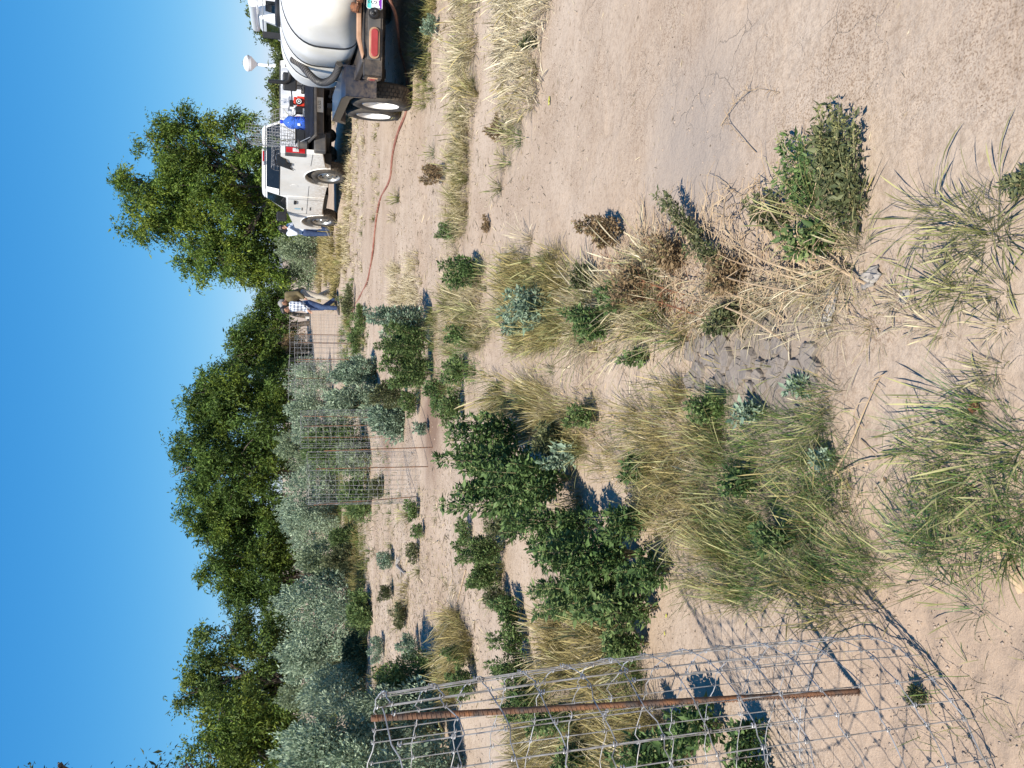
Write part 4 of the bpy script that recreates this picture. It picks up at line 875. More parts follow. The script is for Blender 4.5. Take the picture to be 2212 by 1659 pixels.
k = MB(); k.tube([(-.22, -.06, .76), (-.02, -.06, .765)], .024, 10); k.tube([(-.26, -.06, .76), (-.22, -.06, .76)], .033, 8); k.tube([(-.29, -.055, .76), (-.30, -.02, .79), (-.30, .02, .83)], .027, 10); k.lathe([(.045, .80), (.045, .83), (.036, .84)], (-.30, .0, 0), n=8); k.tube([(-.31, -.05, .79), (-.36, -.05, .80)], .03, 8); k.build('outlet_pipe', M['rust'], TL, True)
k = MB(); k.tube([(-.23, -.06, .76), (-.20, -.06, .76)], .030, 10); k.tube([(-.04, -.06, .765), (-.02, -.06, .765)], .030, 10); k.build('pipe_clamp', M['steel'], TL)
k = MB(); k.box(-.01, .05, -.07, -.02, .77, .83); k.tube([(.02, -.05, .83), (.02, -.05, .88)], .012, 6); k.build('valve', M['black'], TL, bevel=.005)
# fenders over the two axles
for s in (-1, 1):
    xi, xo = s * .66, s * .975
    k = MB(); y0, y1 = .98, 3.05
    k.add([(xi, y0 + .18, .845), (xo, y0 + .18, .845), (xo, y1 - .2, .845), (xi, y1 - .2, .845), (xi, y0, .81), (xo, y0, .81), (xi, y0 - .02, .47), (xo, y0 - .02, .47), (xi, y1, .66), (xo, y1, .66)],
          [(0, 1, 2, 3), (4, 5, 1, 0), (6, 7, 5, 4), (3, 2, 9, 8)])
    k.add([(xo, y0 + .18, .845), (xo, y1 - .2, .845), (xo, y0, .81), (xo, y1, .66), (xo, y1 - .1, .66), (xo, y0 + .2, .745), (xo, y0 + .05, .72), (xo, y0 + .02, .47), (xo, y0 - .02, .47), (xo, y1 - .3, .745)],
          [(0, 1, 9, 5), (2, 0, 5, 6), (8, 2, 6, 7), (1, 3, 4, 9)])
    o = k.build('fender', M['navy'], TL); sm = o.modifiers.new('s', 'SOLIDIFY'); sm.thickness = .006
    k = MB(); k.box(min(xi, xi - s * .02), max(xi, xi - s * .02), y0, y1 - .1, .50, .84); k.build('fender_bracket', M['navy'], TL)
for y in (1.50, 2.28):
    for s in (-1, 1): wheel(TL, s * .85, y, .355, .225, s, 'white', rimR=.60, tread=44)
k = MB()
for y in (1.50, 2.28): k.tube([(-.78, y, .355), (.78, y, .355)], .038, 10)
for s in (-1, 1): k.box(s * .62 - .025, s * .62 + .025, 1.1, 2.7, .40, .47)
k.build('axle', M['blackpaint'], TL)
# black suction hose looping out beside the tank
k = MB(); kp = [P(632, 128, 9.6), P(650, 140, 9.5), P(668, 160, 9.4), P(686, 175, 9.35), P(702, 178, 9.3), P(718, 170, 9.2), P(728, 155, 9.1), P(733, 138, 9.0)]
MI = (Matrix.Translation(TL.location) @ Matrix.Rotation(ah, 4, 'Z')).inverted()
def smooth_path(p, n=6):
    r = []
    for i in range(len(p) - 1):
        a, b, c, d = p[max(i - 1, 0)], p[i], p[i + 1], p[min(i + 2, len(p) - 1)]
        for j in range(n):
            t = j / n; r.append(.5 * ((2 * b) + (c - a) * t + (2 * a - 5 * b + 4 * c - d) * t * t + (3 * b - a - 3 * c + d) * t ** 3))
    return r + [p[-1]]
sp_ = smooth_path([MI @ p for p in kp]); k.tube(sp_, .040, 12); k.build('suction_hose', M['dkgrey'], TL, True)
k = MB()
for i in range(1, len(sp_) - 1): k.tube([sp_[i] - (sp_[i + 1] - sp_[i]).normalized() * .004, sp_[i] + (sp_[i + 1] - sp_[i]).normalized() * .004], .043, 12)
k.build('hose_ribs', M['black'], TL)
# small stake of the jack beneath
k = MB(); k.tube([(-.3, 2.9, .60), (-.3, 2.9, .18)], .03, 8); k.box(-.36, -.24, 2.84, 2.96, .14, .18); k.build('jack', M['blackpaint'], TL)

# reddish hose on the ground
hp = []
for (x, y) in ((882, 196), (880, 240), (866, 288), (851, 338), (843, 388), (822, 438), (812, 500), (808, 550), (796, 606), (778, 640), (764, 668), (756, 700), (768, 735), (764, 770)):
    g = G(x, y); hp.append(Vector((g.x, g.y, hz(g.x, g.y) + .014)))
pre = [P(828, -60, 7.75), P(842, 0, 7.9), P(856, 40, 8.25)]
g = G(874, 110); h0 = Vector((g.x, g.y, hz(g.x, g.y) + .05)); g = G(880, 150); h1 = Vector((g.x, g.y, hz(g.x, g.y) + .025))
hs_ = smooth_path(pre + [h0, h1] + hp, 5)
k = MB(); k.tube(hs_, .016, 8); ho = k.build('garden_hose', M['hose'], None, True)
tag(ho, 'long reddish-brown hose running from the trailer across the soil to the cages', 'hose')

# ---------------------------------------------------------------- WHITE TOW TRUCK at the right edge
T2 = thing('work_truck', 'white work truck with black towing mirror beyond the water tank', 'pickup truck'); c2 = P(600, 64, 12.6)
T2.location = (c2.x + .0, 12.6, 0); T2.rotation_euler = (0, 0, radians(-12))
# local x to the right from the cab's left rear corner
k = MB(); k.prism([(-2.4, .55), (3.2, .55), (3.2, 1.12), (1.75, 1.22), (-.0, 1.24), (-2.4, 1.30)], .0, 1.95); k.build('body', M['white'], T2, bevel=.05, segs=3)
b5 = [(.0, .02, 1.23), (1.95, .02, 1.23), (1.95, 1.75, 1.20), (.0, 1.75, 1.20)]; t5 = [(.14, .10, 1.78), (1.81, .10, 1.78), (1.81, .98, 1.79), (.14, .98, 1.79)]
k = MB(); k.hexa(b5, t5); k.build('cab_pillars', M['white'], T2, bevel=.04, segs=3)
k = MB(); k.hexa([(.12, .08, 1.775), (1.83, .08, 1.775), (1.83, 1.02, 1.78), (.12, 1.02, 1.78)], [(.2, .14, 1.845), (1.75, .14, 1.845), (1.75, .95, 1.845), (.2, .95, 1.845)]); k.build('roof', M['white'], T2, bevel=.03, segs=3)
_TR = TR; TR = T2
pane(b5[0], b5[1], t5[0], t5[1], .08, .46, .10, .92, (0, -1, 0), 'rear_window'); pane(b5[0], b5[1], t5[0], t5[1], .54, .93, .10, .92, (0, -1, 0), 'rear_window')
pane(b5[0], b5[3], t5[0], t5[3], .12, .86, .10, .90, (-1, 0, 0), 'door_window'); pane(b5[3], b5[2], t5[3], t5[2], .04, .96, .08, .94, (0, 1, 0), 'windscreen')
TR = _TR
k = MB(); k.tube([(.24, -.5, 1.90), (.24, 1.2, 1.90)], .07, 14); k.tube([(.24, -.5, 1.90), (.40, -.5, 1.90), (1.8, -.5, 1.90)], .07, 14); k.build('roof_pipe', M['white'], T2, True)
k = MB(); k.tube([(.42, -.06, 1.84), (.42, -.06, 1.25)], .045, 6); k.box(.38, .48, -.10, -.02, 1.20, 1.40); k.build('rack_post', M['liner'], T2, bevel=.01)
k = MB(); k.box(-.10, -.01, .18, .24, 1.12, 1.78); k.build('ladder_bar', M['black'], T2, bevel=.006)
k = MB(); k.tube([(-.05, 1.5, 1.36), (-.40, 1.5, 1.36), (-.50, 1.5, 1.38), (-.54, 1.5, 1.45), (-.545, 1.5, 1.72)], .035, 8); o = k.build('mirror_arm', M['black'], T2, True)
k = MB(); k.box(-.66, -.36, 1.54, 1.62, 1.24, 1.48); k.build('tow_mirror', M['black'], T2, bevel=.03, segs=3)
for (x, y) in ((.12, -1.3), (1.83, -1.3), (.12, 2.3), (1.83, 2.3)): wheel(T2, x, y, .38, .24, -1 if x < 1 else 1)

# ---------------------------------------------------------------- PEOPLE
def capsules(name, chains, mt, parent, vox=.016, smooth=6):
    """chains of (point, radius[, xscale]) become one continuous tapered surface"""
    m = MB()
    for ch in chains:
        ch = [(Vector(a[0]), a[1]) for a in ch]
        for i, (p, r) in enumerate(ch):
            m.ball(p, r, 8)
        for i in range(len(ch) - 1):
            if (ch[i][0] - ch[i + 1][0]).length > 1e-4: m.tube([ch[i][0], ch[i + 1][0]], [ch[i][1], ch[i + 1][1]], 12)
    me = bpy.data.meshes.new(name); me.from_pydata(m.v, [], m.f); o = link_mesh(name, me, mt, parent)
    r = o.modifiers.new('r', 'REMESH'); r.mode = 'VOXEL'; r.voxel_size = vox; r.use_smooth_shade = True
    s = o.modifiers.new('s', 'SMOOTH'); s.factor = .5; s.iterations = smooth
    return o
def person(label, loc, rz, J, sk, shirt, trousers, boots, hairm, hair='short', scale=1., sleeve=1., cap=None, hold=None, longhair=False, loose=1.):
    o = thing('person', label, 'person', loc, rz); o.scale = (scale,) * 3
    V3 = Vector; j = {k: V3(v) for k, v in J.items()}
    hd = j['head']; fd = j['look'].normalized(); rt = fd.cross(V3((0, 0, 1))).normalized(); up = rt.cross(fd).normalized()
    ch = [[(j['pelvis'], .125), (j['waist'], .115), (j['chest'], .135), (j['neck'], .058), (hd - up * .05, .07)]]
    ch.append([(hd, .088), (hd + fd * .02 - up * .035, .075), (hd + fd * .045 - up * .075, .048)]); ch.append([(hd - fd * .025 + up * .02, .088)])
    ch.append([(hd + fd * .085 - up * .0, .012), (hd + fd * .108 - up * .03, .015)])                    # nose
    ch.append([(hd + fd * .082 - up * .062 - rt * .018, .012), (hd + fd * .082 - up * .062 + rt * .018, .012)])   # lips
    for s in ('l', 'r'):
        ch.append([(j['chest'] + V3((0, 0, .03)), .09), (j['sh' + s], .062), (j['el' + s], .043), (j['wr' + s], .029)])
        wv = (j['wr' + s] - j['el' + s]).normalized(); a = wv.orthogonal().normalized(); b = wv.cross(a); palm = j['wr' + s] + wv * .05
        ch.append([(j['wr' + s], .028), (palm, .034)])
        for q, (of, ln) in enumerate(((-.026, .075), (-.009, .088), (.009, .084), (.026, .066))):
            k0 = palm + a * of; k1 = k0 + wv * ln * .55; ch.append([(k0, .011), (k1, .010), (k1 + (wv * .7 + b * .7) * ln * .45, .008)])
        ch.append([(j['wr' + s] + wv * .015 + a * .02, .012), (j['wr' + s] + wv * .06 + a * .058 + b * .01, .009)])
        ch.append([(j['pelvis'], .11), (j['hip' + s], .095), (j['kn' + s], .06), (j['an' + s], .042), (j['an' + s] + V3(J.get('toedir', (0, 1, 0))) * .14 - V3((0, 0, .05)), .034)])
        er = hd + (rt if s == 'r' else -rt) * .092; ch.append([(er + up * .015, .016), (er - up * .02, .013)])
    capsules('body', ch, sk, o, .014, 4)
    ey = MB()
    for s in (-1, 1): ey.ball(hd + fd * .083 + rt * .032 * s + up * .004, .011, 6)
    ey.build('eyes', M['ink'], o)
    L = loose; sc_ = [[(j['pelvis'] + V3((0, 0, .0)), .150 * L), (j['waist'], .138 * L), (j['chest'], .152 * L), (j['neck'] - V3((0, 0, .04)), .075)]]
    for s in ('l', 'r'):
        e2 = j['el' + s] + (j['wr' + s] - j['el' + s]) * (.85 if sleeve >= 1 else .12)
        sc_.append([(j['chest'] + V3((0, 0, .04)), .105), (j['sh' + s], .082 * L), (j['el' + s], .060 * L), (e2, .048 * L)])
    capsules('shirt', sc_, shirt, o, .016, 4)
    tr = []
    for s in ('l', 'r'):
        tr.append([(j['pelvis'] - V3((0, 0, .02)), .138), (j['hip' + s], .115), (j['kn' + s], .080), (j['an' + s] + V3((0, 0, .03)), .066)])
        bt = V3(J.get('toedir', (0, 1, 0))); a_ = j['an' + s]
        capsules('boot', [[(a_ + V3((0, 0, .06)), .055), (a_ - V3((0, 0, .02)), .052), (a_ + bt * .14 - V3((0, 0, .045)), .040), (a_ + bt * .20 - V3((0, 0, .05)), .032)], [(a_ - V3((0, 0, .02)), .05), (a_ - bt * .04 - V3((0, 0, .04)), .045)]], boots, o, .014, 3)
    capsules('trousers', tr, trousers, o, .016, 4)
    hc = [[(hd - fd * .03 + up * .035, .098), (hd + fd * .035 + up * .062, .070)], [(hd - fd * .06 - up * .01, .080), (hd - fd * .05 - up * .06, .055)]]
    if longhair: hc += [[(hd - fd * .06, .085), (hd - fd * .09 - up * .16, .075), (hd - fd * .10 - up * .30, .05), (hd - fd * .1 - up * .38, .02)]] + [[(hd + rt * s * .085 + up * .03, .03), (hd + rt * s * .095 - up * .15, .03), (hd + rt * s * .09 - fd * .03 - up * .28, .02)] for s in (-1, 1)]
    if not cap: capsules('hair', hc, hairm, o, .013, 3)
    else:
        capsules('hair', [hc[1]], hairm, o, .013, 3)
        k = capsules('cap', [[(hd - fd * .02 + up * .04, .103), (hd + fd * .02 + up * .055, .085)], [(hd + fd * .09 + up * .045 + rt * s, .014) for s in (-.05, .0, .05)], [(hd + fd * .15 + up * .035 + rt * s, .010) for s in (-.035, .0, .035)]], cap, o, .013, 3)
    return o
base = dict(pelvis=(0, 0, .95), waist=(0, 0, 1.08), chest=(0, 0, 1.30), neck=(0, .0, 1.47), head=(0, .02, 1.60), look=(0, 1, 0), shl=(-.17, 0, 1.39), shr=(.17, 0, 1.39), ell=(-.22, 0, 1.12), elr=(.22, 0, 1.12), wrl=(-.21, .08, .88), wrr=(.21, .08, .88),
            hipl=(-.09, 0, .88), hipr=(.09, 0, .88), knl=(-.1, .02, .49), knr=(.1, .02, .49), anl=(-.1, 0, .09), anr=(.1, 0, .09), toedir=(0, 1, 0))
def J_(**k): d = dict(base); d.update(k); return d
sc1 = .92
g = G(733, 661); g.z = hz(g.x, g.y)
# front man: walks to the left (world -x), head bowed, gloved hand forward
person('man in a blue and white plaid shirt and jeans, walking with his head bowed', g, radians(90 + 22), J_(
    pelvis=(0, 0, .93), waist=(0, .02, 1.06), chest=(0, .06, 1.27), neck=(0, .11, 1.44), head=(0, .17, 1.545), look=(.25, 1, -.55), shl=(-.17, .06, 1.36), shr=(.17, .06, 1.36), ell=(-.23, .10, 1.10), elr=(.22, .0, 1.09), wrl=(-.20, .26, .93), wrr=(.21, .10, .88),
    knl=(-.09, .10, .50), knr=(.09, .03, .49), anl=(-.09, .12, .09), anr=(.09, -.24, .14)), M['skin'], M['plaid'], M['denim'], M['boot'], M['hair'], scale=sc1)
g2_ = G(724, 640); g2_.z = hz(g2_.x, g2_.y)
person('stooping grey-haired man in olive jacket and pale khaki trousers behind the plaid shirt', g2_ + Vector((.08, .5, 0)), radians(90 + 25), J_(
    pelvis=(0, -.05, .93), waist=(0, .0, 1.05), chest=(0, .12, 1.25), neck=(0, .22, 1.38), head=(0, .33, 1.46), look=(.2, 1, -.7), shl=(-.18, .12, 1.33), shr=(.18, .12, 1.33), ell=(-.24, .10, 1.05), elr=(.24, .08, 1.05), wrl=(-.2, .25, .86), wrr=(.2, .22, .86),
    knl=(-.1, .1, .50), knr=(.1, .02, .50), anl=(-.1, .18, .09), anr=(.1, -.2, .12)), M['skin'], M['olive'], M['khaki'], M['tanboot'], M['greyhair'], scale=1.0, loose=1.12)
g3_ = G(712, 490); g3_ = Vector((4.60, 24.4, hz(4.60, 24.4)))
wm = person('woman with long black hair, pale blue shirt and jeans, beside the pickup', g3_, radians(-150), J_(
    head=(0, .06, 1.585), look=(-.35, 1, -.35), elr=(.24, .12, 1.15), wrr=(.09, .20, 1.44), ell=(-.22, .08, 1.15), wrl=(-.06, .24, 1.22), knl=(-.09, .04, .49), knr=(.09, -.02, .49)), M['skin2'], M['paleblue'], M['denim'], M['boot'], M['hair'], scale=.93, longhair=True, loose=.95)
k = MB(); k.box(-.06, .06, .24, .32, 1.18, 1.27); k.lathe([(.035, .32), (.035, .37), (.001, .371)], (0, 0, 1.225), 'y', 12)
cmo = thing('camera', 'black camera held in the hand of the woman beside the pickup', 'camera', g3_, radians(-150)); cmo.scale = (.93,) * 3; k.build('camera_body', M['black'], cmo, bevel=.006)
k = MB(); k.tube([(-.06, .26, 1.25), (-.08, .2, 1.36), (-.07, .02, 1.47), (.06, .02, 1.47), (.08, .18, 1.36), (.06, .26, 1.25)], .008, 5); k.build('strap', M['black'], cmo)
k = MB(); k.box(-.05, .06, -.05, .06, -.05, .07)
gp_ = g + Vector((-.33, .03, .80)); co = thing('white_cup', 'small white cup held in the forward hand of the man in plaid', 'cup', gp_); k = MB(); k.lathe([(.001, 0), (.035, 0), (.045, .10), (.04, .10), (.03, .01)], n=16); k.build('cup', M['glove'], co, True)

# ---------------------------------------------------------------- WIRE CAGES
def make_cage(label, c, R, Hh, rings, verts, group=None, near=False, lean=(0, 0), sq=1., rw=.00145, seam=.3):
    o = thing('wire_cage', label, 'wire cage', (c[0], c[1], hz(c[0], c[1])), group=group); rd = random.Random(int(c[1] * 100)); jit = .006 if near else .008
    angs = [2 * pi * k / verts + seam + rd.uniform(-.04, .04) for k in range(verts)]
    def rad(a, z): return R * (1 + .035 * cos(2 * a + .6) + .02 * sin(3 * a + z * 2)) * (1 + .03 * sin(z * 2.6))
    def pt(a, z, dz=0., dr=0.):
        r = rad(a, z) + dr; return Vector((r * cos(a) + lean[0] * z, r * sin(a) * sq + lean[1] * z, z + dz))
    zs = [.04 + (Hh - .04) * i / (rings - 1) for i in range(rings)]
    for i, z in enumerate(zs):
        pts = []
        for k in range(verts):
            a0 = angs[k]; a1 = angs[(k + 1) % verts] + (2 * pi if k == verts - 1 else 0)
            dz = rd.gauss(0, jit); pts.append(pt(a0, z, dz, .0015)); pts.append(pt((a0 + a1) / 2, z, dz + rd.uniform(-.002, .002) + (.003 if near else 0), .004 * (k % 2)))
        pts.append(pts[0]); m = MB(); m.tube(pts, rw * (1.25 if i in (0, rings - 1) else 1), 6 if near else 4, False); m.build('ring_wire', M['wire'], o, near)
    kn = MB()
    for k, a in enumerate(angs):
        lo = -.03 - (rd.uniform(0, .05) if near else 0)
        pts = [pt(a, lo)] + [pt(a, z, 0, -rw) for z in zs]; m = MB(); m.tube(pts, rw, 6 if near else 4, False); m.build('line_wire', M['wire'], o, near)
        if near:
            for z in zs:
                p = pt(a, z); t = Vector((-sin(a), cos(a), 0)); n_ = Vector((cos(a), sin(a), 0)); r_ = .0042
                kn.tube([p + t * (r_ * 1.1 * cos(q)) + (n_ * sin(q) * .0045) + Vector((0, 0, (q / pi - 1.5) * .003)) for q in np.linspace(0, 3 * pi, 12)], .0014, 5, False)
    if near: tag(kn.build('wire_knots', M['wire'], o, True), kind='stuff')
    return o
def rebar(label, bx, by, tx, Y=None, r=.0065, group=None, lean=(0, 0), name='rebar_stake'):
    """stake whose foot is at ground px (bx,by)"""
    g = G(bx, by); z0 = hz(g.x, g.y); top = P(tx, by, g.y).z; o = None
    m = MB(); n = 26; m.tube([Vector((lean[0] * top * i / n, lean[1] * top * i / n, -.08 + (top + .08) * i / n)) for i in range(n + 1)], r, 10)
    if g.y < 3:
        for i in range(int(top / .011)):
            z = i * .011; s = 1 if i % 2 else 1
            for h_ in (0, 1):
                m.tube([Vector((cos(q) * (r + .0004) + lean[0] * z, sin(q) * (r + .0004) + lean[1] * z, z + (q - h_ * pi) * .0016)) for q in np.linspace(h_ * pi + .15, h_ * pi + pi - .15, 6)], .0011, 4, False)
        m.tube([Vector((cos(a_) * r, 0, 0)) for a_ in (0,)] * 0 + [Vector((r, 0, -.05)), Vector((r + lean[0] * top, lean[1] * top, top))], .0012, 4); m.tube([Vector((-r, 0, -.05)), Vector((-r + lean[0] * top, lean[1] * top, top))], .0012, 4)
    o = m.build(name, M['rebar'], None, True); o.location = (g.x, g.y, z0); return tag(o, label, 'stake', group)
NC = (-1.02, 1.64)
make_cage('nearest wire mesh cage, cut by the left edge of the view', NC, .355, 1.29, 13, 36, near=True, rw=.0013)
rebar('thick rusty rebar stake inside the nearest wire cage', 1856, 1496, 806, lean=(.066, .0))
GM = 'rusty stakes holding the wire cages'
g = G(900, 1030); make_cage('wire cage in the middle distance, its foot hidden by the dark weeds', (g.x - .02, g.y + .1), .29, 1.22, 12, 34, group='cylindrical wire cages', rw=.0013, lean=(.03, -.02))
rebar('stake at the right side of the nearer mid cage', 935, 966, 700, group=GM, lean=(-.01, 0), r=.0055); rebar('stake in the middle of the nearer mid cage', 925, 1008, 682, group=GM, lean=(.01, .0), r=.0055); rebar('stake at the left side of the nearer mid cage', 900, 1072, 676, group=GM, lean=(-.045, .0), r=.0055)
g = G(832, 926); make_cage('wire cage just right of and behind the nearer mid cage', (g.x, g.y + .1), .27, 1.22, 12, 26, group='cylindrical wire cages', rw=.0014)
rebar('stake at the right side of the second mid cage', 828, 902, 656, group=GM, lean=(.03, 0), r=.0062); rebar('stake in the middle of the second mid cage', 836, 918, 656, group=GM, lean=(.0, 0), r=.0062); rebar('stake at the left of the second mid cage', 828, 944, 656, group=GM, lean=(.01, 0), r=.0062)
g = G(782, 758); make_cage('wire cage at the end of the hose, right of the silver bushes', (g.x, g.y), .27, 1.25, 11, 18, group='cylindrical wire cages', rw=.0016)
rebar('right stake of the cage at the end of the hose', 782, 742, 645, group=GM, r=.008); rebar('left stake of the cage at the end of the hose', 782, 776, 645, group=GM, r=.008, lean=(-.01, 0))
for lb, x, y, t in (('far wire cage left of the man in plaid', 745, 712, 641), ('far wire cage directly behind the hose cage', 742, 770, 640), ('far wire cage in front of the silver bushes, right one', 724, 805, 640), ('far wire cage in front of the silver bushes, left one', 722, 846, 640)):
    g = G(x, y); make_cage(lb, (g.x, g.y), .34, 1.3, 8, 12, group='cylindrical wire cages', rw=.0016)
    rebar('stake standing in the ' + lb, x - 1, y + 12, t, group=GM, r=.008)

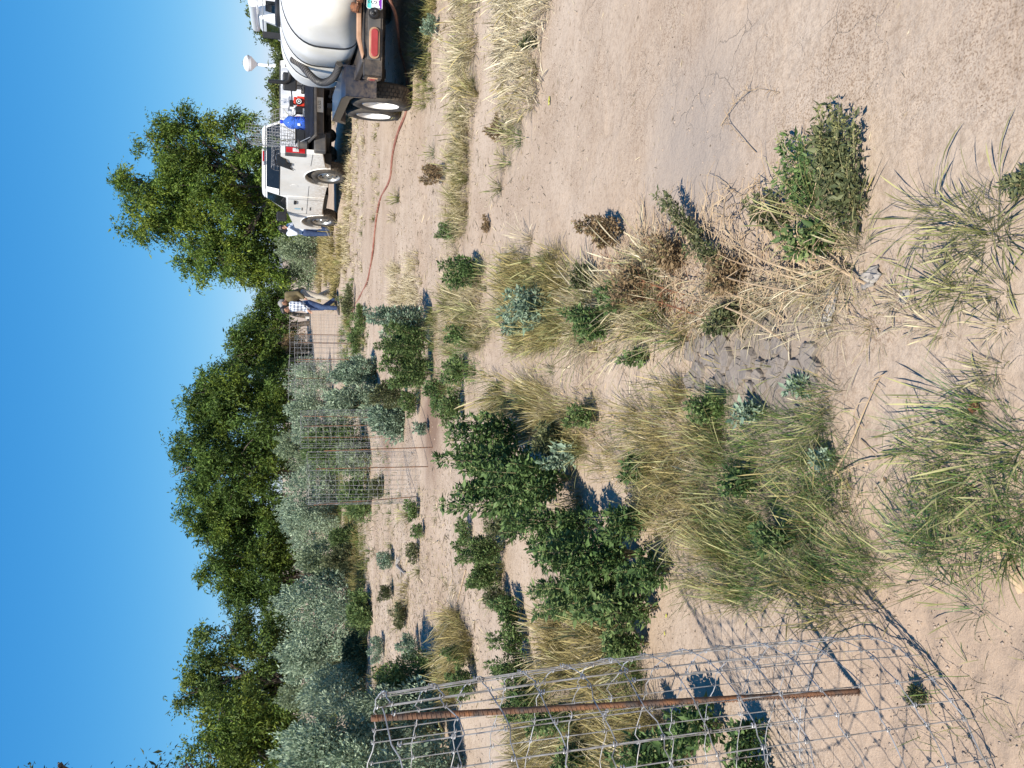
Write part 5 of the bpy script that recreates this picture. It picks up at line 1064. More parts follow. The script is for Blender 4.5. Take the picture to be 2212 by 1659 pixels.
# ---------------------------------------------------------------- WEEDS
WD = [  # label, xb, yb, xt, hw, kind, leaf, spikes, seed, lean
 ('tallest dark amaranth weed, in front of the nearer mid cage', 1185, 1010, 886, 60, 'dark', .040, 12, .6, (0, 0)),
 ('dark amaranth weed right of the tallest one', 1140, 945, 925, 50, 'dark', .040, 10, .6, (0, 0)),
 ('dark amaranth weed left of the tallest one', 1200, 1072, 950, 48, 'dark', .038, 9, .5, (0, 0)),
 ('green amaranth filling in under the tallest one', 1235, 1030, 1030, 55, 'dark', .036, 8, .3, (0, 0)),
 ('low dark weed right of the amaranth clump', 1230, 950, 1110, 38, 'dusk', .030, 6, .2, (0, 0)),
 ('pale-leaved weed at the foot of the amaranth clump', 1250, 985, 1160, 30, 'teal', .034, 5, 0, (0, 0)),
 ('round light green weed standing left of the amaranth clump', 1090, 1185, 968, 40, 'mid', .024, 8, .2, (0, 0)),
 ('second round light green weed further left', 1085, 1245, 985, 38, 'mid', .024, 8, .2, (0, 0)),
 ('bushy green weed in the middle of the left thicket', 1290, 1135, 1075, 60, 'dark', .030, 9, .4, (0, 0)),
 ('leafy green weed in the centre of the left thicket', 1380, 1195, 1110, 62, 'dark', .034, 9, .4, (0, 0)),
 ('leafy green weed at the left of the thicket', 1370, 1270, 1095, 55, 'mid', .030, 9, .4, (0, 0)),
 ('sprawling weed at the right foot of the thicket', 1400, 1130, 1255, 36, 'dark', .034, 7, .2, (0, 0)),
 ('weed arching forward at the near foot of the thicket', 1440, 1235, 1300, 42, 'dark', .030, 7, .4, (0, 0)),
 ('spiky green weed in the gap above the bare sand', 1420, 1310, 1225, 40, 'mid', .030, 7, .2, (0, 0)),
 ('dark weed at the left side of the bare sand patch', 1400, 1390, 1275, 32, 'mid', .026, 7, .2, (0, 0)),
 ('dark weed left of the gold grass, upper', 1130, 1315, 1045, 34, 'dark', .026, 7, .2, (0, 0)),
 ('dark weed left of the gold grass, middle', 1140, 1375, 1052, 36, 'mid', .026, 7, .2, (0, 0)),
 ('dark weed beside the top of the near cage', 1150, 1440, 1045, 36, 'mid', .024, 7, .2, (0, 0)),
 ('weed in shade behind the top of the near cage', 1180, 1510, 1060, 42, 'dark', .024, 7, .1, (0, 0)),
 ('grey-green weed by the far gold grass strip', 1015, 1410, 945, 26, 'mid', .026, 6, .1, (0, 0)),
 ('dark weed cluster by the near gold grass tuft', 1030, 1478, 945, 32, 'mid', .024, 6, .1, (0, 0)),
 ('pale weed growing on the open ground behind the gold grass', 905, 1395, 850, 30, 'teal', .03, 6, .1, (0, 0)),
 ('sage-coloured weed on the open ground', 850, 1210, 800, 22, 'teal', .03, 6, .1, (0, 0)),
 ('broad dark-leaved weed seen through the near cage', 1560, 1565, 1385, 52, 'dark', .034, 9, .4, (0, 0)),
 ('dark-leaved weed deeper in the near cage', 1500, 1625, 1300, 50, 'dark', .030, 8, .4, (0, 0)),
 ('spiky weed low behind the near cage', 1655, 1580, 1545, 34, 'dark', .026, 6, .3, (0, 0)),
 ('dark weed at the lower left, behind the cage wires', 1660, 1655, 1560, 46, 'dark', .030, 7, .2, (0, 0)),
 ('green weed between the gold grasses behind the cage', 1270, 1545, 1120, 40, 'mid', .026, 8, .2, (0, 0)),
 ('green weed behind the cage at the left edge', 1300, 1640, 1160, 46, 'mid', .026, 8, .2, (0, 0)),
 # right of the grass band
 ('silvery green weed at the end of the straw grass, near the hose', 930, 690, 768, 46, 'teal', .035, 9, .2, (0, 0)),
 ('green weed left of the silvery one by the hose cage', 935, 745, 775, 44, 'mid', .032, 9, .2, (0, 0)),
 ('dark green weed in front of the hose cage', 935, 805, 800, 42, 'mid', .032, 8, .2, (0, 0)),
 ('olive weed left of the hose cage', 880, 850, 790, 34, 'dusk', .032, 7, .2, (0, 0)),
 ('small dark weed in the middle of the straw grass', 1020, 725, 952, 26, 'dark', .028, 6, .1, (0, 0)),
 ('dark green weed at the right tip of the straw grass', 1040, 590, 945, 36, 'dark', .030, 7, .3, (0, 0)),
 ('blue-green weed sprawling through the gold grass', 1190, 665, 1070, 42, 'teal', .036, 8, .1, (0, 0)),
 ('blue-green weed with serrated leaves behind the sprawling one', 1140, 700, 1060, 24, 'teal', .036, 5, 0, (0, 0)),
 ('dense dark weed mat in the middle of the grass band', 1330, 690, 1205, 46, 'dark', .022, 10, .3, (0, 0)),
 ('dark weed right of the dense dark mat', 1365, 640, 1270, 30, 'dark', .026, 7, .2, (0, 0)),
 ('small weed peeking through the straw above the cracked mud', 1400, 775, 1330, 20, 'mid', .022, 5, .1, (0, 0)),
 ('brownish seeding weed on the bare soil near the dry stalks', 1345, 500, 1235, 34, 'brown', .022, 7, .6, (0, .0)),
 ('grey-leaved seeding weed leaning right over the bare soil', 1535, 520, 1440, 26, 'dusk', .022, 7, .5, (.18, .12)),
 ('small grey-green weed beside the leaning one', 1570, 560, 1490, 24, 'dusk', .022, 6, .3, (.05, .05)),
 ('large dark-leaved pigweed lying over the bare soil on the right', 1850, 450, 1765, 78, 'dusk', .024, 14, .6, (.14, -.02)),
 ('right end of the pigweed clump, with dusty seed heads', 1830, 380, 1745, 60, 'dusk', .024, 13, 1.0, (.12, -.04)),
 ('upper part of the pigweed clump, dark crinkled leaves', 1765, 415, 1690, 62, 'dark', .022, 13, .8, (.10, .03)),
 ('left fringe of the pigweed clump, broad pale-edged leaves', 1790, 520, 1690, 42, 'mid', .034, 9, .3, (0, .02)),
 ('drying seeding weed between the pigweed and the long stalks', 1700, 480, 1610, 36, 'dusk', .022, 8, .8, (.05, .02)),
 ('brown drying weed among the dead twigs', 1610, 600, 1500, 40, 'brown', .022, 9, .5, (0, .02)),
 ('second brown drying weed, nearer the bare soil', 1480, 560, 1390, 38, 'brown', .022, 9, .5, (.03, 0)),
 ('rust-brown dead weed at the top of the twig tangle', 1410, 620, 1300, 42, 'brown', .020, 9, .3, (0, 0)),
 ('green weed creeping through the twig tangle', 1600, 690, 1510, 36, 'dusk', .022, 8, .3, (0, 0)),
 ('low green weed at the far edge of the gold grass', 1010, 800, 950, 40, 'mid', .030, 9, .3, (0, 0)),
 ('low green weed beside the amaranth, towards the hose cage', 1000, 880, 925, 40, 'mid', .030, 9, .3, (0, 0)),
 ('low dark weed between the hose cage and the gold grass', 960, 850, 905, 34, 'dark', .030, 8, .3, (0, 0)),
 ('low green weed in the furrow in front of the man in plaid', 790, 690, 755, 34, 'mid', .045, 8, .1, (0, 0)),
 ('low green weed in the furrow right of the plaid man', 768, 650, 735, 34, 'dusk', .045, 8, .1, (0, 0)),
 ('low green weed left of the feet of the plaid man', 785, 735, 745, 34, 'mid', .045, 8, .1, (0, 0)),
 ('creeping green weed under the far cages', 765, 800, 735, 34, 'mid', .05, 8, .1, (0, 0)),
 ('green weed in the tall foxtail, far side', 1560, 880, 1470, 34, 'mid', .022, 8, .2, (0, 0)),
 ('green weed in the tall foxtail, left side', 1720, 1160, 1620, 34, 'mid', .022, 8, .2, (0, 0)),
 ('round-leaved green weed at the edge of the cracked mud', 1745, 835, 1690, 22, 'teal', .022, 6, 0, (0, 0)),
 ('dusty low weed in the shade at the foot of the near cage', 2000, 1500, 1965, 20, 'dusk', .014, 7, .1, (0, 0)),
 ('low green weed between the two sand tongues behind the thicket', 1020, 1150, 975, 30, 'mid', .026, 8, .1, (0, 0)),
 ('dusty green weed linking the two round weeds to the thicket', 1130, 1130, 1030, 40, 'dusk', .026, 9, .3, (0, 0)),
 ('low green weed at the sand edge left of the round weeds', 1105, 1290, 1040, 30, 'dusk', .026, 8, .2, (0, 0)),
 ('green weed joining the thicket to the gold grass', 1270, 1290, 1130, 42, 'mid', .028, 9, .3, (0, 0)),
 ('dusty weed at the far left of the crusty soil', 880, 1330, 840, 28, 'dusk', .03, 8, .1, (0, 0)),
 ('dusty weed in the second furrow of the crusty soil', 905, 1190, 872, 24, 'dusk', .03, 8, .1, (0, 0)),
 ('sage weed between the crusty soil and the saltbushes', 830, 1400, 790, 30, 'teal', .03, 8, .1, (0, 0)),
 ('green weed in front of the second mid cage, near the stain', 905, 870, 850, 32, 'mid', .03, 8, .1, (0, 0)),
 ('dark low weed at the near edge of the straw, right side', 1290, 600, 1220, 30, 'dusk', .024, 8, .2, (0, 0)),
 ('green weed in the middle of the gold grass', 1290, 900, 1210, 30, 'mid', .022, 8, .2, (0, 0)),
 ('small dark weed deep in the gold grass, left side', 1400, 1010, 1320, 28, 'dark', .022, 8, .2, (0, 0)),
 ('small dark weed at the near edge of the pale straw patch', 1160, 92, 1118, 18, 'dusk', .022, 6, .1, (0, 0)),
 ('grey-green weed behind the pale straw, right side', 950, 60, 905, 22, 'teal', .026, 6, .1, (0, 0)),
 ('thin weed in the straw strip, right of the middle', 1085, 290, 1040, 24, 'brown', .022, 5, .3, (.05, 0)),
 ('bright green weed at the left end of the narrow grass strip', 985, 500, 935, 26, 'mid', .024, 6, .1, (0, 0)),
 ('brown seeding weed beside the narrow grass strip', 965, 375, 900, 24, 'brown', .024, 6, .5, (0, .1)),
 ('tiny twisted weed alone on the open soil', 1055, 490, 1035, 18, 'brown', .022, 4, .2, (.03, 0)),
 ('blue-green weed among the tall green grass', 1650, 890, 1570, 26, 'teal', .024, 5, 0, (0, 0)),
 ('second blue-green weed in the tall green grass', 1630, 1040, 1540, 30, 'dark', .024, 6, .1, (0, 0)),
 ('weed with a few round leaves at the end of the green grass', 1800, 990, 1745, 20, 'teal', .026, 5, 0, (0, 0)),
 ('large leafy weed at the lower right corner edge', 2230, 400, 2170, 28, 'dusk', .018, 8, .2, (0, 0)),
 ('small pale weed by the muddy stain in front of the second mid cage', 872, 905, 828, 20, 'teal', .03, 6, 0, (0, 0)),
 ('pale weed growing at the foot of the second mid cage', 925, 925, 885, 16, 'teal', .03, 5, 0, (0, 0)),
 ('green weed on the sand left of the mid cages', 905, 1100, 860, 22, 'mid', .03, 6, 0, (0, 0)),
 ('small green weed alone on the open sand', 920, 1145, 885, 18, 'mid', .03, 5, 0, (0, 0)),
 ('weed at the foot of the tall pale bush, by the driftwood', 850, 1280, 810, 20, 'dusk', .03, 5, 0, (0, 0))]
for lb, xb, yb, xt, hw, kd, lf, spk, sd, ln in WD: weed(lb, xb, yb, xt, hw, kd, leaf=lf, spikes=spk, seed=sd, lean=ln)

# ---------------------------------------------------------------- GRASS
def grass(name, label, specs, m='grass'):
    B = Blades()
    for sp_k in specs: patch(B, **sp_k)
    return tag(B.build(name, None, m), label, 'grass', kind='stuff')
D_ = dict
near = [
 D_(poly=[(1560, 875), (1850, 815), (1900, 900), (1990, 1080), (1960, 1200), (1850, 1260), (1720, 1350), (1600, 1300), (1500, 1120)], tufts=430, blades=22, h=.155, pals=['green', 'fresh', 'green', 'green', 'olive', 'fresh', 'gold'], wd=.0020, gap=.50, head=.30, lean=.55, wind=(.15, .1)),
 D_(poly=[(1430, 1180), (1600, 1150), (1650, 1350), (1560, 1330)], tufts=300, blades=22, h=.165, pals=['olive', 'gold', 'green'], wd=.0020, gap=.46, head=.3, lean=.6, wind=(.1, .1)),
 D_(poly=[(1700, 1330), (1860, 1250), (1880, 1330), (1760, 1390)], tufts=170, blades=20, h=.20, pals=['olive', 'gold', 'green'], wd=.0024, gap=.35, head=.3, lean=.6),
 D_(poly=[(1130, 830), (1300, 850), (1480, 890), (1600, 1000), (1600, 1190), (1450, 1160), (1340, 1040), (1240, 970), (1120, 890)], tufts=380, blades=24, h=.165, pals=['gold', 'gold', 'straw', 'olive', 'green'], wd=.0021, gap=.43, head=.35, lean=.6, wind=(.1, .05)),
 D_(poly=[(1040, 810), (1150, 830), (1140, 900), (1060, 880)], tufts=160, blades=24, h=.26, pals=['gold', 'straw', 'olive', 'green'], wd=.004, gap=.2, head=.2, lean=.5),
 D_(poly=[(1480, 610), (1800, 600), (1900, 640), (1900, 740), (1700, 725), (1480, 700)], tufts=360, blades=22, h=.13, pals=['straw', 'pale', 'straw', 'gold'], wd=.0018, gap=.38, head=.35, lean=.95, wind=(-.25, .1)),
 D_(poly=[(1250, 580), (1450, 590), (1510, 740), (1380, 740), (1260, 740)], tufts=250, blades=24, h=.22, pals=['straw', 'gold', 'olive', 'pale', 'green'], wd=.0032, gap=.28, head=.3, lean=.7, wind=(-.1, 0)),
 D_(poly=[(1130, 560), (1260, 580), (1290, 720), (1180, 760), (1100, 730)], tufts=220, blades=26, h=.2, pals=['gold', 'olive', 'green', 'gold'], wd=.0032, gap=.28, head=.3, lean=.6),
 D_(poly=[(980, 610), (1120, 570), (1110, 740), (1000, 740), (930, 690)], tufts=120, blades=24, h=.2, pals=['straw', 'gold', 'green', 'olive'], wd=.0042, gap=.15, head=.2, lean=.6),
 D_(poly=[(1420, 530), (1500, 560), (1490, 620), (1400, 600)], tufts=240, blades=30, h=.16, pals=['pale', 'pale', 'straw'], wd=.003, gap=.15, head=.3, lean=1.1, wind=(0, .2)),
 D_(poly=[(1310, 830), (1560, 810), (1560, 890), (1380, 870)], tufts=170, blades=18, h=.17, pals=['olive', 'gold', 'straw'], wd=.0028, gap=.4, head=.2, lean=.6),
 D_(poly=[(1930, 870), (2300, 860), (2300, 1190), (2100, 1240), (1930, 1190)], tufts=340, blades=22, h=.16, pals=['green', 'green', 'olive', 'fresh'], wd=.0021, gap=.38, head=.3, lean=.75, wind=(.15, .1)),
 D_(poly=[(1820, 1180), (2060, 1230), (2040, 1290), (1840, 1270)], tufts=240, blades=16, h=.14, pals=['green', 'olive'], wd=.0018, gap=.42, head=.2, lean=.7),
 D_(poly=[(1840, 1340), (2260, 1400), (2290, 1640), (2000, 1680), (1850, 1480)], tufts=26, blades=9, h=.12, pals=['green', 'olive', 'straw'], wd=.0022, gap=.35, head=.2, lean=.9),
 D_(poly=[(1900, 1380), (2280, 1400), (2280, 1700), (1980, 1700)], tufts=60, blades=10, h=.09, pals=['olive', 'green', 'straw'], wd=.0018, gap=.35, head=.1, lean=1.1),
 D_(poly=[(1980, 1480), (2120, 1470), (2140, 1600), (2000, 1590)], tufts=60, blades=12, h=.16, pals=['green', 'fresh', 'olive'], wd=.0024, gap=.3, head=.2, lean=.8),
 D_(poly=[(1750, 460), (1880, 440), (1890, 575), (1790, 570)], tufts=150, blades=30, h=.20, pals=['olive', 'gold', 'straw'], wd=.0022, gap=.15, head=.5, lean=.8, wind=(-.05, .15)),
 D_(poly=[(2030, 420), (2260, 400), (2280, 560), (2120, 600), (2010, 520)], tufts=190, blades=28, h=.17, pals=['olive', 'gold', 'straw', 'olive'], wd=.0020, gap=.28, head=.55, lean=.85, wind=(-.1, .25)),
 D_(poly=[(1000, 560), (1900, 540), (2250, 620), (2250, 860), (1800, 900), (1000, 900)], tufts=16, blades=12, h=.10, pals=['straw', 'olive', 'gold', 'pale'], wd=.0024, gap=.4, head=.2, lean=.9),
 D_(poly=[(1250, 920), (1650, 1100), (1850, 1250), (1950, 1350), (1850, 1420), (1500, 1300), (1200, 1000)], tufts=22, blades=12, h=.10, pals=['gold', 'olive', 'green'], wd=.0022, gap=.4, head=.2, lean=.9),
 D_(poly=[(1180, 740), (1300, 740), (1330, 850), (1220, 850)], tufts=70, blades=18, h=.18, pals=['gold', 'olive', 'straw'], wd=.0032, gap=.5, head=.2, lean=.6)]
grass('foxtail_grass', 'green and golden foxtail grass in the near band down the middle', near)
left = [
 D_(poly=[(1190, 1310), (1330, 1330), (1380, 1390), (1350, 1460), (1190, 1440)], tufts=220, blades=28, h=.24, pals=['gold', 'gold', 'straw', 'olive'], wd=.0034, gap=.15, head=.25, lean=.5),
 D_(poly=[(1330, 1390), (1420, 1370), (1420, 1470), (1340, 1480)], tufts=170, blades=28, h=.22, pals=['green', 'olive'], wd=.003, gap=.1, head=.2, lean=.6),
 D_(poly=[(1100, 1480), (1440, 1480), (1480, 1690), (1130, 1690)], tufts=190, blades=28, h=.24, pals=['gold', 'gold', 'olive', 'straw'], wd=.0032, gap=.22, head=.25, lean=.5),
 D_(poly=[(960, 1335), (1010, 1345), (1030, 1470), (965, 1470)], tufts=130, blades=30, h=.26, pals=['gold', 'straw', 'gold', 'olive'], wd=.0045, gap=.1, head=.2, lean=.6),
 D_(poly=[(1060, 1180), (1090, 1180), (1095, 1290), (1065, 1290)], tufts=100, blades=22, h=.20, pals=['green', 'olive'], wd=.004, gap=.2, head=.2),
 D_(poly=[(1230, 1050), (1275, 1050), (1275, 1130), (1235, 1130)], tufts=150, blades=30, h=.24, pals=['gold', 'olive'], wd=.0034, gap=.05, head=.3),
 D_(poly=[(860, 1250), (880, 1250), (885, 1380), (862, 1380)], tufts=60, blades=22, h=.22, pals=['gold', 'straw'], wd=.008, gap=.1, lean=.6),
 D_(poly=[(755, 1130), (785, 1150), (785, 1520), (757, 1500)], tufts=22, blades=20, h=.32, pals=['gold', 'olive'], wd=.012, gap=.2, lean=.6),
 D_(poly=[(790, 1480), (960, 1470), (960, 1680), (800, 1680)], tufts=30, blades=20, h=.34, pals=['gold', 'olive'], wd=.008, gap=.3, lean=.5),
 D_(poly=[(690, 1480), (740, 1480), (740, 1600), (695, 1600)], tufts=10, blades=18, h=.4, pals=['green', 'gold'], wd=.02, gap=.3, lean=.5)]
left += [
 D_(poly=[(715, 880), (800, 880), (812, 1140), (720, 1140)], tufts=9, blades=20, h=.28, pals=['green', 'olive', 'gold'], wd=.011, gap=.35, lean=.7),
 D_(poly=[(800, 900), (880, 960), (900, 1160), (800, 1150)], tufts=7, blades=18, h=.16, pals=['green', 'olive', 'straw'], wd=.007, gap=.5, lean=.8),
 D_(poly=[(752, 1100), (800, 1120), (800, 1620), (755, 1600)], tufts=16, blades=18, h=.26, pals=['olive', 'green', 'gold'], wd=.010, gap=.35, lean=.7),
 D_(poly=[(735, 690), (790, 690), (800, 880), (740, 880)], tufts=9, blades=18, h=.22, pals=['green', 'olive', 'straw'], wd=.011, gap=.4, lean=.7),
 D_(poly=[(820, 1060), (1080, 1060), (1100, 1340), (1000, 1500), (820, 1500)], tufts=8, blades=12, h=.13, pals=['straw', 'olive', 'green'], wd=.0055, gap=.5, lean=.9)]
grass('golden_grass', 'golden brome grass patches in the left half and behind the near cage', left)
right = [
 D_(poly=[(1075, -60), (1195, -60), (1185, 170), (1150, 235), (1075, 240)], tufts=120, blades=26, h=.20, pals=['pale', 'pale', 'straw', 'gold'], wd=.0042, gap=.12, head=.25, lean=.95),
 D_(poly=[(985, -60), (1045, -60), (1035, 260), (1015, 380), (985, 380)], tufts=80, blades=24, h=.22, pals=['straw', 'gold', 'pale', 'olive'], wd=.005, gap=.12, head=.2, lean=.7),
 D_(poly=[(905, -60), (945, -60), (940, 120), (932, 240), (905, 240)], tufts=55, blades=24, h=.22, pals=['olive', 'straw', 'gold'], wd=.007, gap=.1, lean=.6),
 D_(poly=[(945, -60), (985, -60), (985, 200), (945, 200)], tufts=14, blades=14, h=.14, pals=['straw', 'pale'], wd=.006, gap=.4, lean=.9),
 D_(poly=[(1080, 230), (1145, 230), (1130, 320), (1085, 330)], tufts=60, blades=16, h=.18, pals=['straw', 'pale', 'olive'], wd=.0045, gap=.3, head=.2, lean=.8),
 D_(poly=[(980, 250), (1018, 250), (1012, 420), (1000, 600), (980, 590), (975, 400)], tufts=85, blades=24, h=.22, pals=['straw', 'gold', 'olive'], wd=.005, gap=.15, lean=.6),
 D_(poly=[(745, 230), (760, 225), (758, 640), (745, 640)], tufts=16, blades=18, h=.22, pals=['straw', 'pale', 'gold'], wd=.016, gap=.15, lean=.8),
 D_(poly=[(762, 225), (775, 225), (772, 640), (762, 640)], tufts=11, blades=16, h=.17, pals=['straw', 'pale'], wd=.014, gap=.35, lean=.9),
 D_(poly=[(782, 240), (792, 240), (790, 620), (783, 620)], tufts=14, blades=16, h=.16, pals=['straw', 'olive', 'pale'], wd=.012, gap=.3, lean=.9),
 D_(poly=[(808, 240), (822, 240), (818, 470), (808, 470)], tufts=14, blades=16, h=.15, pals=['straw', 'olive'], wd=.01, gap=.3, lean=.9),
 D_(poly=[(690, 490), (735, 490), (745, 640), (715, 640), (692, 610)], tufts=14, blades=22, h=.34, pals=['gold', 'gold', 'straw', 'olive'], wd=.02, gap=.1, lean=.6),
 D_(poly=[(726, 480), (744, 470), (746, 640), (735, 640)], tufts=12, blades=18, h=.22, pals=['straw', 'pale', 'gold'], wd=.016, gap=.1, lean=.7),
 D_(poly=[(735, 640), (770, 640), (775, 800), (745, 800)], tufts=12, blades=18, h=.22, pals=['green', 'gold', 'olive'], wd=.012, gap=.2, lean=.6),
 D_(poly=[(850, 580), (930, 600), (930, 740), (850, 720)], tufts=60, blades=22, h=.22, pals=['pale', 'straw', 'gold'], wd=.006, gap=.12, lean=.7),
 D_(poly=[(690, 0), (745, 0), (745, 220), (690, 230)], tufts=7, blades=18, h=.3, pals=['straw', 'gold'], wd=.02, gap=.1, lean=.8),
 D_(poly=[(870, 700), (1010, 750), (1060, 830), (1000, 860), (900, 850)], tufts=70, blades=22, h=.22, pals=['green', 'olive', 'gold'], wd=.005, gap=.35, lean=.6)]
grass('straw_grass', 'pale straw-coloured dry grass in strips around the vehicles and hose', right, 'dry')
# single tufts, each a thing of its own
GT = 'separate grass tufts on the bare soil'
TF = [('grey-green grass tuft between the hose and the pale straw', 872, 232, .20, .07, 'olive', 60), ('small olive tuft right on the open soil, beyond the hose strip', 1110, 292, .17, .05, 'olive', 55), ('pale grass tuft below the hose bend', 940, 330, .17, .05, 'green', 34),
      ('rounded grass tuft just above the narrow strip end', 1090, 352, .14, .05, 'olive', 46), ('green grass tuft nearest to the trailer on the open soil', 1128, 298, .14, .05, 'green', 60), ('spiky little tuft left of the green one', 1105, 350, .11, .03, 'green', 30),
      ('small round tuft on the soil with a shadow streak', 1080, 408, .15, .04, 'olive', 55), ('olive tuft by the far hose', 866, 428, .2, .05, 'olive', 50), ('pale tuft on the bare soil beside the grass band', 1150, 520, .20, .03, 'pale', 60),
      ('low dry tuft by the upper hose', 856, 470, .14, .05, 'straw', 36), ('flattened foxtail tuft on the soil at lower right', 2078, 632, .11, .03, 'olive', 50), ('small foxtail tuft right of the flattened one', 2040, 605, .10, .03, 'green', 32), ('star-shaped tuft near the bottom of the open soil', 2165, 628, .10, .03, 'olive', 46),
      ('thin straw tuft with spreading blades', 2040, 710, .08, .025, 'straw', 30), ('short straw tuft near the bottom edge', 2168, 700, .075, .02, 'straw', 34), ('low tuft beside the plastic scrap', 1945, 645, .09, .03, 'straw', 36), ('fine sprawling tuft lower left of the open soil', 1985, 690, .08, .03, 'pale', 26),
      ('faint low tuft in the bare soil near the long stalk', 2150, 870, .09, .04, 'green', 28), ('lone thin tuft below the long stalk', 2160, 800, .08, .03, 'straw', 22), ('grass tuft standing alone on the pale sand', 1270, 975, .17, .03, 'olive', 44), ('second grass tuft on the pale sand, nearer the gold grass', 1290, 940, .15, .03, 'gold', 36),
      ('tuft on the sand by the mid cage', 885, 1115, .2, .05, 'olive', 44), ('small dark tuft on the crusty soil left', 905, 1235, .15, .04, 'olive', 30), ('tuft at the left end of the crusty soil', 862, 1350, .15, .05, 'olive', 30),
      ('thin green tuft at the very bottom left of the grass', 2110, 1310, .12, .03, 'fresh', 26), ('green tuft at the bottom, beside the white leaf', 2060, 1180, .14, .04, 'green', 40), ('tuft on sand between the two grass bands', 1330, 765, .13, .02, 'olive', 30), ('tuft in the small clearing of the band', 1195, 800, .13, .03, 'green', 34)]
for lb, x, y, h, spd, pl_, n in TF:
    B = Blades(); g = G(x, y); tuft_into(B, g.x, g.y, int(n * 1.4), h, spd, pl_, .0022 * max(1, g.y / 3.2), .35, .75); o = B.build('grass_tuft'); tag(o, lb, 'grass tuft', GT)

# ---------------------------------------------------------------- dry stalks, litter, clods, cracked mud, scraps
def stalk(label, pts, r=.003, mt='drystem', twigs=0, name='dry_stalk', cat='dry stalk', tw=.12, group=None):
    ps = [G(x, y) for x, y, z in pts]; ps = [Vector((p.x, p.y, hz(p.x, p.y) + z)) for p, (_, _, z) in zip(ps, pts)]; o = ps[0].copy(); q = smooth_path([p - o for p in ps], 5)
    m = MB(); m.tube(q, [r * (1 - .6 * i / len(q)) for i in range(len(q))], 6); ob = m.build(name, M[mt], None, True); ob.location = o; tag(ob, label, cat, group)
    if twigs:
        t = MB()
        for i in range(twigs):
            b = q[random.randrange(len(q) // 4, len(q))]; d = Vector((random.gauss(0, 1), random.gauss(0, 1), random.uniform(.0, .7))).normalized() * random.uniform(.4, 1) * tw
            e = b + d; t.tube([b, b.lerp(e, .5) + Vector((0, 0, .01)), e], [r * .45, r * .35, r * .2], 4)
        t.build('side_twigs', M[mt], ob)['kind'] = 'stuff'
    return ob
stalk('long bare tan stalk lying on the soil, forked at its foot', [(1815, 1025, .02), (1850, 960, .02), (1890, 880, .02), (1915, 820, .015), (1930, 808, .02)], .0035, twigs=3, tw=.05)
stalk('thin dark curled stem beside the long bare stalk', [(1875, 925, .01), (1868, 900, .03), (1882, 872, .03), (1896, 868, .01)], .0018)
stalk('second tan stalk crossing the foot of the long one', [(1950, 985, .01), (1880, 1000, .03), (1800, 1040, .02)], .003)
stalk('short broken straw stalk near the green grass edge', [(1870, 950, .01), (1910, 985, .02)], .003)
stalk('tall dry weed stalk with a feathery tip bent over the soil', [(1790, 600, .02), (1760, 520, .04), (1740, 420, .05), (1765, 330, .05), (1800, 300, .04), (1850, 310, .02)], .004, twigs=26, tw=.07)
stalk('straight pale stalk rising right of the feathery one', [(1730, 590, .02), (1680, 480, .05), (1672, 380, .05)], .0035, twigs=8, tw=.06)
stalk('branched dry stalk in the brown litter', [(1760, 610, .02), (1700, 590, .05), (1600, 560, .05), (1520, 500, .04)], .004, twigs=16)
stalk('long reddish dry stalk through the brown litter', [(1700, 690, .02), (1620, 640, .05), (1520, 610, .06), (1420, 590, .04)], .004, twigs=20)
stalk('arching dry stalk above the dead leaves', [(1780, 640, .02), (1650, 610, .09), (1560, 580, .08), (1480, 560, .03)], .003, twigs=16)
stalk('rust-coloured branching stalk at the top of the litter', [(1500, 640, .02), (1430, 610, .08), (1350, 560, .08)], .003, 'rust', twigs=24, tw=.09)
stalk('second rust-coloured stalk by the dead weed', [(1540, 690, .02), (1450, 650, .08), (1390, 640, .06)], .003, 'rust', twigs=18, tw=.08)
stalk('dark bare shadowy stalk right of the litter', [(1640, 560, .02), (1570, 510, .04), (1500, 470, .02)], .0028, twigs=12, tw=.05)
stalk('fine dry stalk reaching over the open soil at right', [(1640, 330, .01), (1590, 270, .02), (1580, 250, .01)], .002, twigs=8, tw=.05)
stalk('fine feathery dry stem alone on the bare soil', [(1562, 272, .008), (1600, 225, .02), (1640, 195, .02), (1690, 200, .008)], .0018, twigs=24, tw=.05)
stalk('thin stick on the crusty soil left', [(1010, 1230, .01), (985, 1330, .015)], .005)
stalk('pale stick near the open sand', [(1090, 1240, .01), (1105, 1310, .01)], .004)
stalk('dry white stem along the near stain', [(885, 760, .02), (870, 700, .02)], .004)
stalk('short grey driftwood branch lying by the golden strip', [(868, 1205, .02), (862, 1220, .04), (880, 1238, .02)], .03, 'wood', twigs=3, tw=.2, name='driftwood', cat='branch')
for i_, (lb_, pts_) in enumerate([
 ('bleached stalk running from the pigweed foot towards the open soil', [(1775, 590, .02), (1720, 540, .06), (1690, 470, .08), (1660, 400, .05)]),
 ('bleached stalk arching left of the pigweed', [(1770, 600, .02), (1700, 560, .10), (1640, 500, .12), (1600, 430, .06)]),
 ('tan stalk with a fork beside the feathery one', [(1780, 585, .02), (1750, 500, .09), (1700, 440, .08)]),
 ('tan stalk trailing below the pigweed', [(1835, 590, .01), (1800, 560, .04), (1750, 555, .06), (1690, 600, .03)]),
 ('long pale stalk lying across the straw grass', [(1700, 730, .03), (1640, 680, .07), (1560, 650, .08), (1490, 645, .04)]),
 ('drooping tan stalk beside the drying foxtail', [(1880, 615, .01), (1840, 570, .08), (1780, 530, .09)])]):
    stalk(lb_, pts_, .0042, twigs=14, tw=.09)
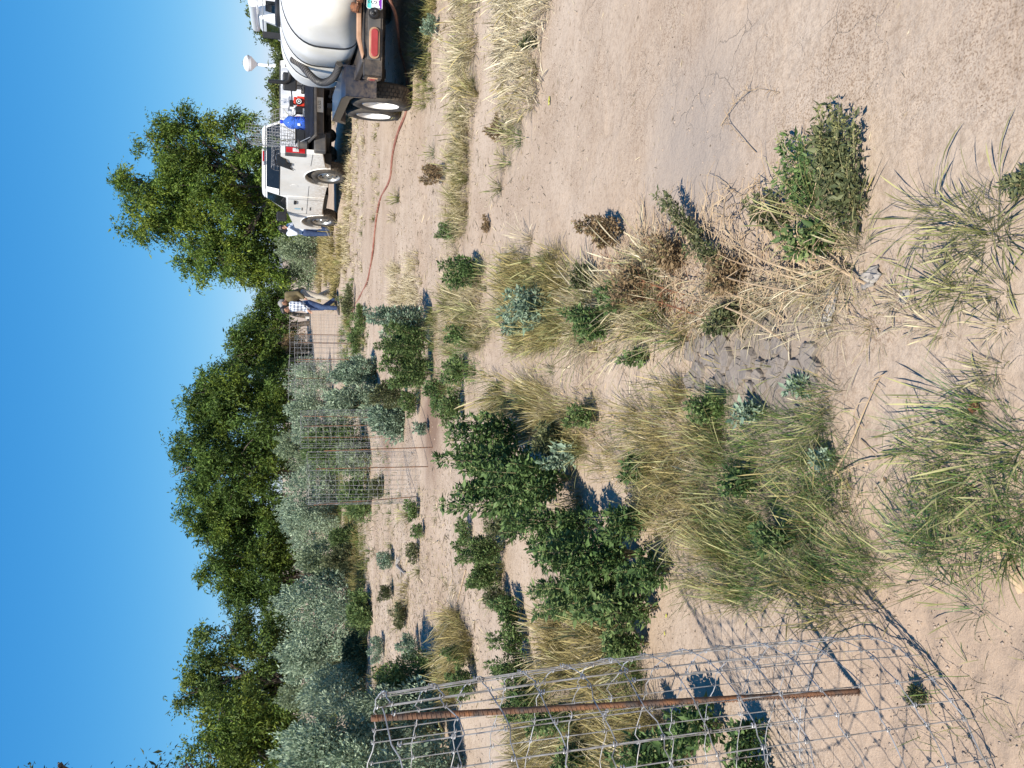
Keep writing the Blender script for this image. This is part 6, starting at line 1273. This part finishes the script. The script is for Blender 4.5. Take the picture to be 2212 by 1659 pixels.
# brown dead leaves and twig litter
def litter(name, label, polys, mt, size, thin, c, zt=.004, kind='stuff', cat='litter'):
    Vs = []; Fs = []; Cs = []; n0 = 0
    for poly, dens, gap in polys:
        x, y = patch_points(poly, dens, gap); N = len(x)
        if N == 0: continue
        z = hgt(x, y) + rng.uniform(.001, zt, N); a = rng.uniform(0, 2 * pi, N); d = np.stack([np.cos(a), np.sin(a), rng.normal(0, .22, N)], 1)
        sc_ = np.clip(y / 3.6, .6, 2.0)[:, None]; Pc = np.stack([x, y, z], 1)
        V_, F_, C_ = leaves_arrays(Pc, d, size, thin, *c, jit=.35); Vc = V_.reshape(N, 4, 3); Vc = Pc[:, None] + (Vc - Pc[:, None]) * sc_[:, None]; Vc[:, :, 2] = np.maximum(Vc[:, :, 2], (hgt(Vc[:, :, 0].ravel(), Vc[:, :, 1].ravel()) + .0006).reshape(N, 4))
        Vs.append(Vc.reshape(-1, 3)); Fs.append(F_ + n0); Cs.append(C_); n0 += N * 4
    return tag(np_mesh(name, np.concatenate(Vs), np.concatenate(Fs), np.concatenate(Cs), mt), label, cat, kind=kind)
ALL = [(760, -200), (2300, -200), (2300, 1850), (760, 1850)]
litter('straw_litter', 'short bits of straw scattered over the open soil', [(ALL, 90, .40), ([(770, 1080), (1000, 1080), (1080, 1350), (1050, 1650), (770, 1650)], 300, .25), ([(1180, 740), (1420, 760), (1450, 840), (1200, 850)], 500, .2), ([(1500, 560), (1880, 560), (1900, 800), (1500, 800)], 900, .2),
       ([(880, -60), (1200, -60), (1150, 600), (900, 600)], 90, .35), ([(1880, 820), (2250, 850), (2250, 1300), (1900, 1250)], 160, .3)], M['dry'], .03, .10, ((.24, .185, .12), (.50, .42, .29)))
litter('dead_leaf_litter', 'crumpled brown leaves and twigs under the dry stalks', [([(1330, 540), (1760, 530), (1860, 620), (1850, 700), (1500, 740), (1360, 680)], 1500, .2), ([(1200, 820), (1330, 860), (1500, 1130), (1350, 1090)], 500, .2), ([(1790, 1000), (1930, 960), (1960, 1060), (1850, 1100)], 900, .2)], M['dry'], .022, .45, ((.20, .125, .07), (.46, .34, .21)), .03)
litter('dark_bits', 'tiny dark plant bits peppered over the sand', [(ALL, 150, .45), ([(1450, 1270), (1700, 1380), (1700, 1480), (1420, 1480)], 900, .3), ([(1880, 1250), (2280, 1300), (2280, 1700), (1900, 1700)], 1600, .25), ([(1400, 200), (2250, 300), (2250, 560), (1450, 600)], 120, .45)], M['dry'], .007, .5, ((.06, .045, .03), (.16, .12, .08)), .003)
def twig_mat(name, label, poly, dens, gap, L, r, mt):
    x, y = patch_points(poly, dens, gap); m = MB()
    for i in range(len(x)):
        a = random.uniform(0, 6.28); l = L * random.uniform(.4, 1.3); z = hz(x[i], y[i]); z0 = random.uniform(.002, .035); b_ = random.uniform(-.6, .6)
        p = [Vector((x[i] + l * t * cos(a + b_ * t), y[i] + l * t * sin(a + b_ * t), z + z0 + random.uniform(-.3, .5) * l * .25 * t + .006)) for t in (0, .35, .7, 1)]
        for q in p: q.z = max(q.z, z + .003)
        m.tube(p, [r, r * .85, r * .6, r * .3], 4, False)
        if random.random() < .5:
            c_ = p[2]; m.tube([c_, c_ + Vector((random.gauss(0, .3) * l, random.gauss(0, .3) * l, random.uniform(0, .12) * l))], [r * .5, r * .25], 3, False)
    return tag(m.build(name, mt), label, 'twigs', kind='stuff')
twig_mat('dead_twigs', 'tangle of dead brown twigs lying between the straw and the pigweed', [(1290, 530), (1500, 470), (1600, 380), (1720, 360), (1780, 470), (1880, 560), (1860, 700), (1500, 700), (1300, 660)], 900, .25, .15, .0019, M['drystem'])
twig_mat('fine_twigs', 'rust-brown fine twigs under the dead weed beside the straw', [(1270, 560), (1480, 540), (1520, 690), (1330, 700)], 700, .2, .10, .0013, M['rust'])
# clods and pebbles
def clods(name, label, polys, smin, smax, mt, mv=1.):
    Vs = []; Fs = []; n0 = 0
    ico_v = np.array([(1, 0, 0), (-1, 0, 0), (0, 1, 0), (0, -1, 0), (0, 0, 1), (0, 0, -1)], float); ico_f = np.array([(0, 2, 4), (2, 1, 4), (1, 3, 4), (3, 0, 4), (2, 0, 5), (1, 2, 5), (3, 1, 5), (0, 3, 5)])
    for poly, dens, gap in polys:
        x, y = patch_points(poly, dens, gap, 5.); N = len(x); s = rng.uniform(0, 1, N) ** 3 * (smax - smin) + smin; s *= np.clip(y / 3, .7, 2.2)
        z = hgt(x, y); v = ico_v[None] * s[:, None, None] * rng.uniform(.6, 1.3, (N, 6, 1)) * np.array([1, 1, .6]) + np.stack([x, y, z], 1)[:, None]
        Vs.append(v.reshape(-1, 3)); Fs.append((ico_f[None] + (np.arange(N) * 6)[:, None, None] + n0).reshape(-1, 3)); n0 += N * 6
    return tag(np_mesh(name, np.concatenate(Vs), np.concatenate(Fs), None, mt), label, 'clods', kind='stuff')
clods('soil_clods', 'small crumbs and clods of dry soil lying on the ground', [([(1880, 1230), (2300, 1250), (2300, 1750), (1850, 1750)], 2200, .3), (ALL, 75, .5), ([(1440, 130), (1900, 200), (1900, 480), (1450, 420)], 420, .45), ([(800, 1080), (1050, 1080), (1080, 1650), (800, 1650)], 90, .3)], .0015, .0105, M['clod'])
# cracked grey mud plates: each a part of the ground
mdv = []
for i in range(85):
    xx = random.uniform(1480, 1765); yy = random.uniform(742, 835) + (xx - 1600) * .02
    g = G(xx, yy); n = random.choice((5, 6, 7)); rr = random.uniform(.014, .042); tl = random.uniform(-.25, .25)
    pts = [(rr * random.uniform(.7, 1.2) * cos(2 * pi * k / n), rr * random.uniform(.7, 1.2) * sin(2 * pi * k / n)) for k in range(n)]
    m = MB(); m.prism(pts, -.012, .010 + random.uniform(0, .012), ax=2); o = m.build('mud_plate', M['mud'], ground, bevel=.0025, segs=1); o.location = (g.x, g.y, hz(g.x, g.y)); o.rotation_euler = (tl, random.uniform(-.25, .25), random.uniform(0, 6))
# plastic scraps, leaves
def scrap(name, label, cat, x, y, w_, l_, mt, rz, bumpy=.012):
    g = G(x, y); n = 9; vs = []; fs = []
    for i in range(n):
        for j in range(n): vs.append(((i / (n - 1) - .5) * w_ * (1 - .3 * abs(j / 4 - 1)), (j / (n - 1) - .5) * l_, .006 + bumpy * random.random()))
    for i in range(n - 1):
        for j in range(n - 1): fs.append((i * n + j, i * n + j + 1, (i + 1) * n + j + 1, (i + 1) * n + j))
    m = MB(); m.add(vs, fs); o = m.build(name, M[mt], None, True); o.modifiers.new('s', 'SOLIDIFY').thickness = .0012; o.location = (g.x, g.y, hz(g.x, g.y)); o.rotation_euler = (0, 0, rz); return tag(o, label, cat)
scrap('plastic_scrap', 'crumpled pale plastic film half buried beside the straw grass', 'plastic', 1890, 600, .05, .07, 'plastic_bag', .4)
scrap('plastic_scrap', 'torn strip of pale plastic film under the straw grass', 'plastic', 1800, 655, .05, .12, 'plastic_bag', 1.2)
scrap('plastic_scrap', 'small grey plastic shred in front of the straw tufts', 'plastic', 1965, 640, .03, .04, 'plastic_bag', .9, .008)
scrap('fallen_leaf', 'yellow-green leaf lying on the bare soil below the trailer', 'leaf', 1190, 218, .015, .05, 'yellowleaf', 1.4, .01)
scrap('fallen_leaf', 'tiny yellow leaf on the sand left of the foxtail grass', 'leaf', 1440, 1330, .007, .016, 'yellowleaf', 1.3, .004)
scrap('fallen_leaf', 'second tiny yellow leaf on the sand, further left', 'leaf', 1438, 1368, .006, .014, 'yellowleaf', 1.7, .004)
scrap('fallen_leaf', 'large pale dry leaf by the bottom edge of the view', 'leaf', 2185, 1215, .035, .13, 'drystem', 2.2, .008)
scrap('fallen_leaf', 'rust-red curled leaf at the right of the bottom grass', 'leaf', 2112, 880, .022, .028, 'rust', .8, .006)
scrap('fallen_leaf', 'curled tan leaf in the brown twig litter', 'leaf', 1560, 625, .03, .05, 'drystem', .6, .014)
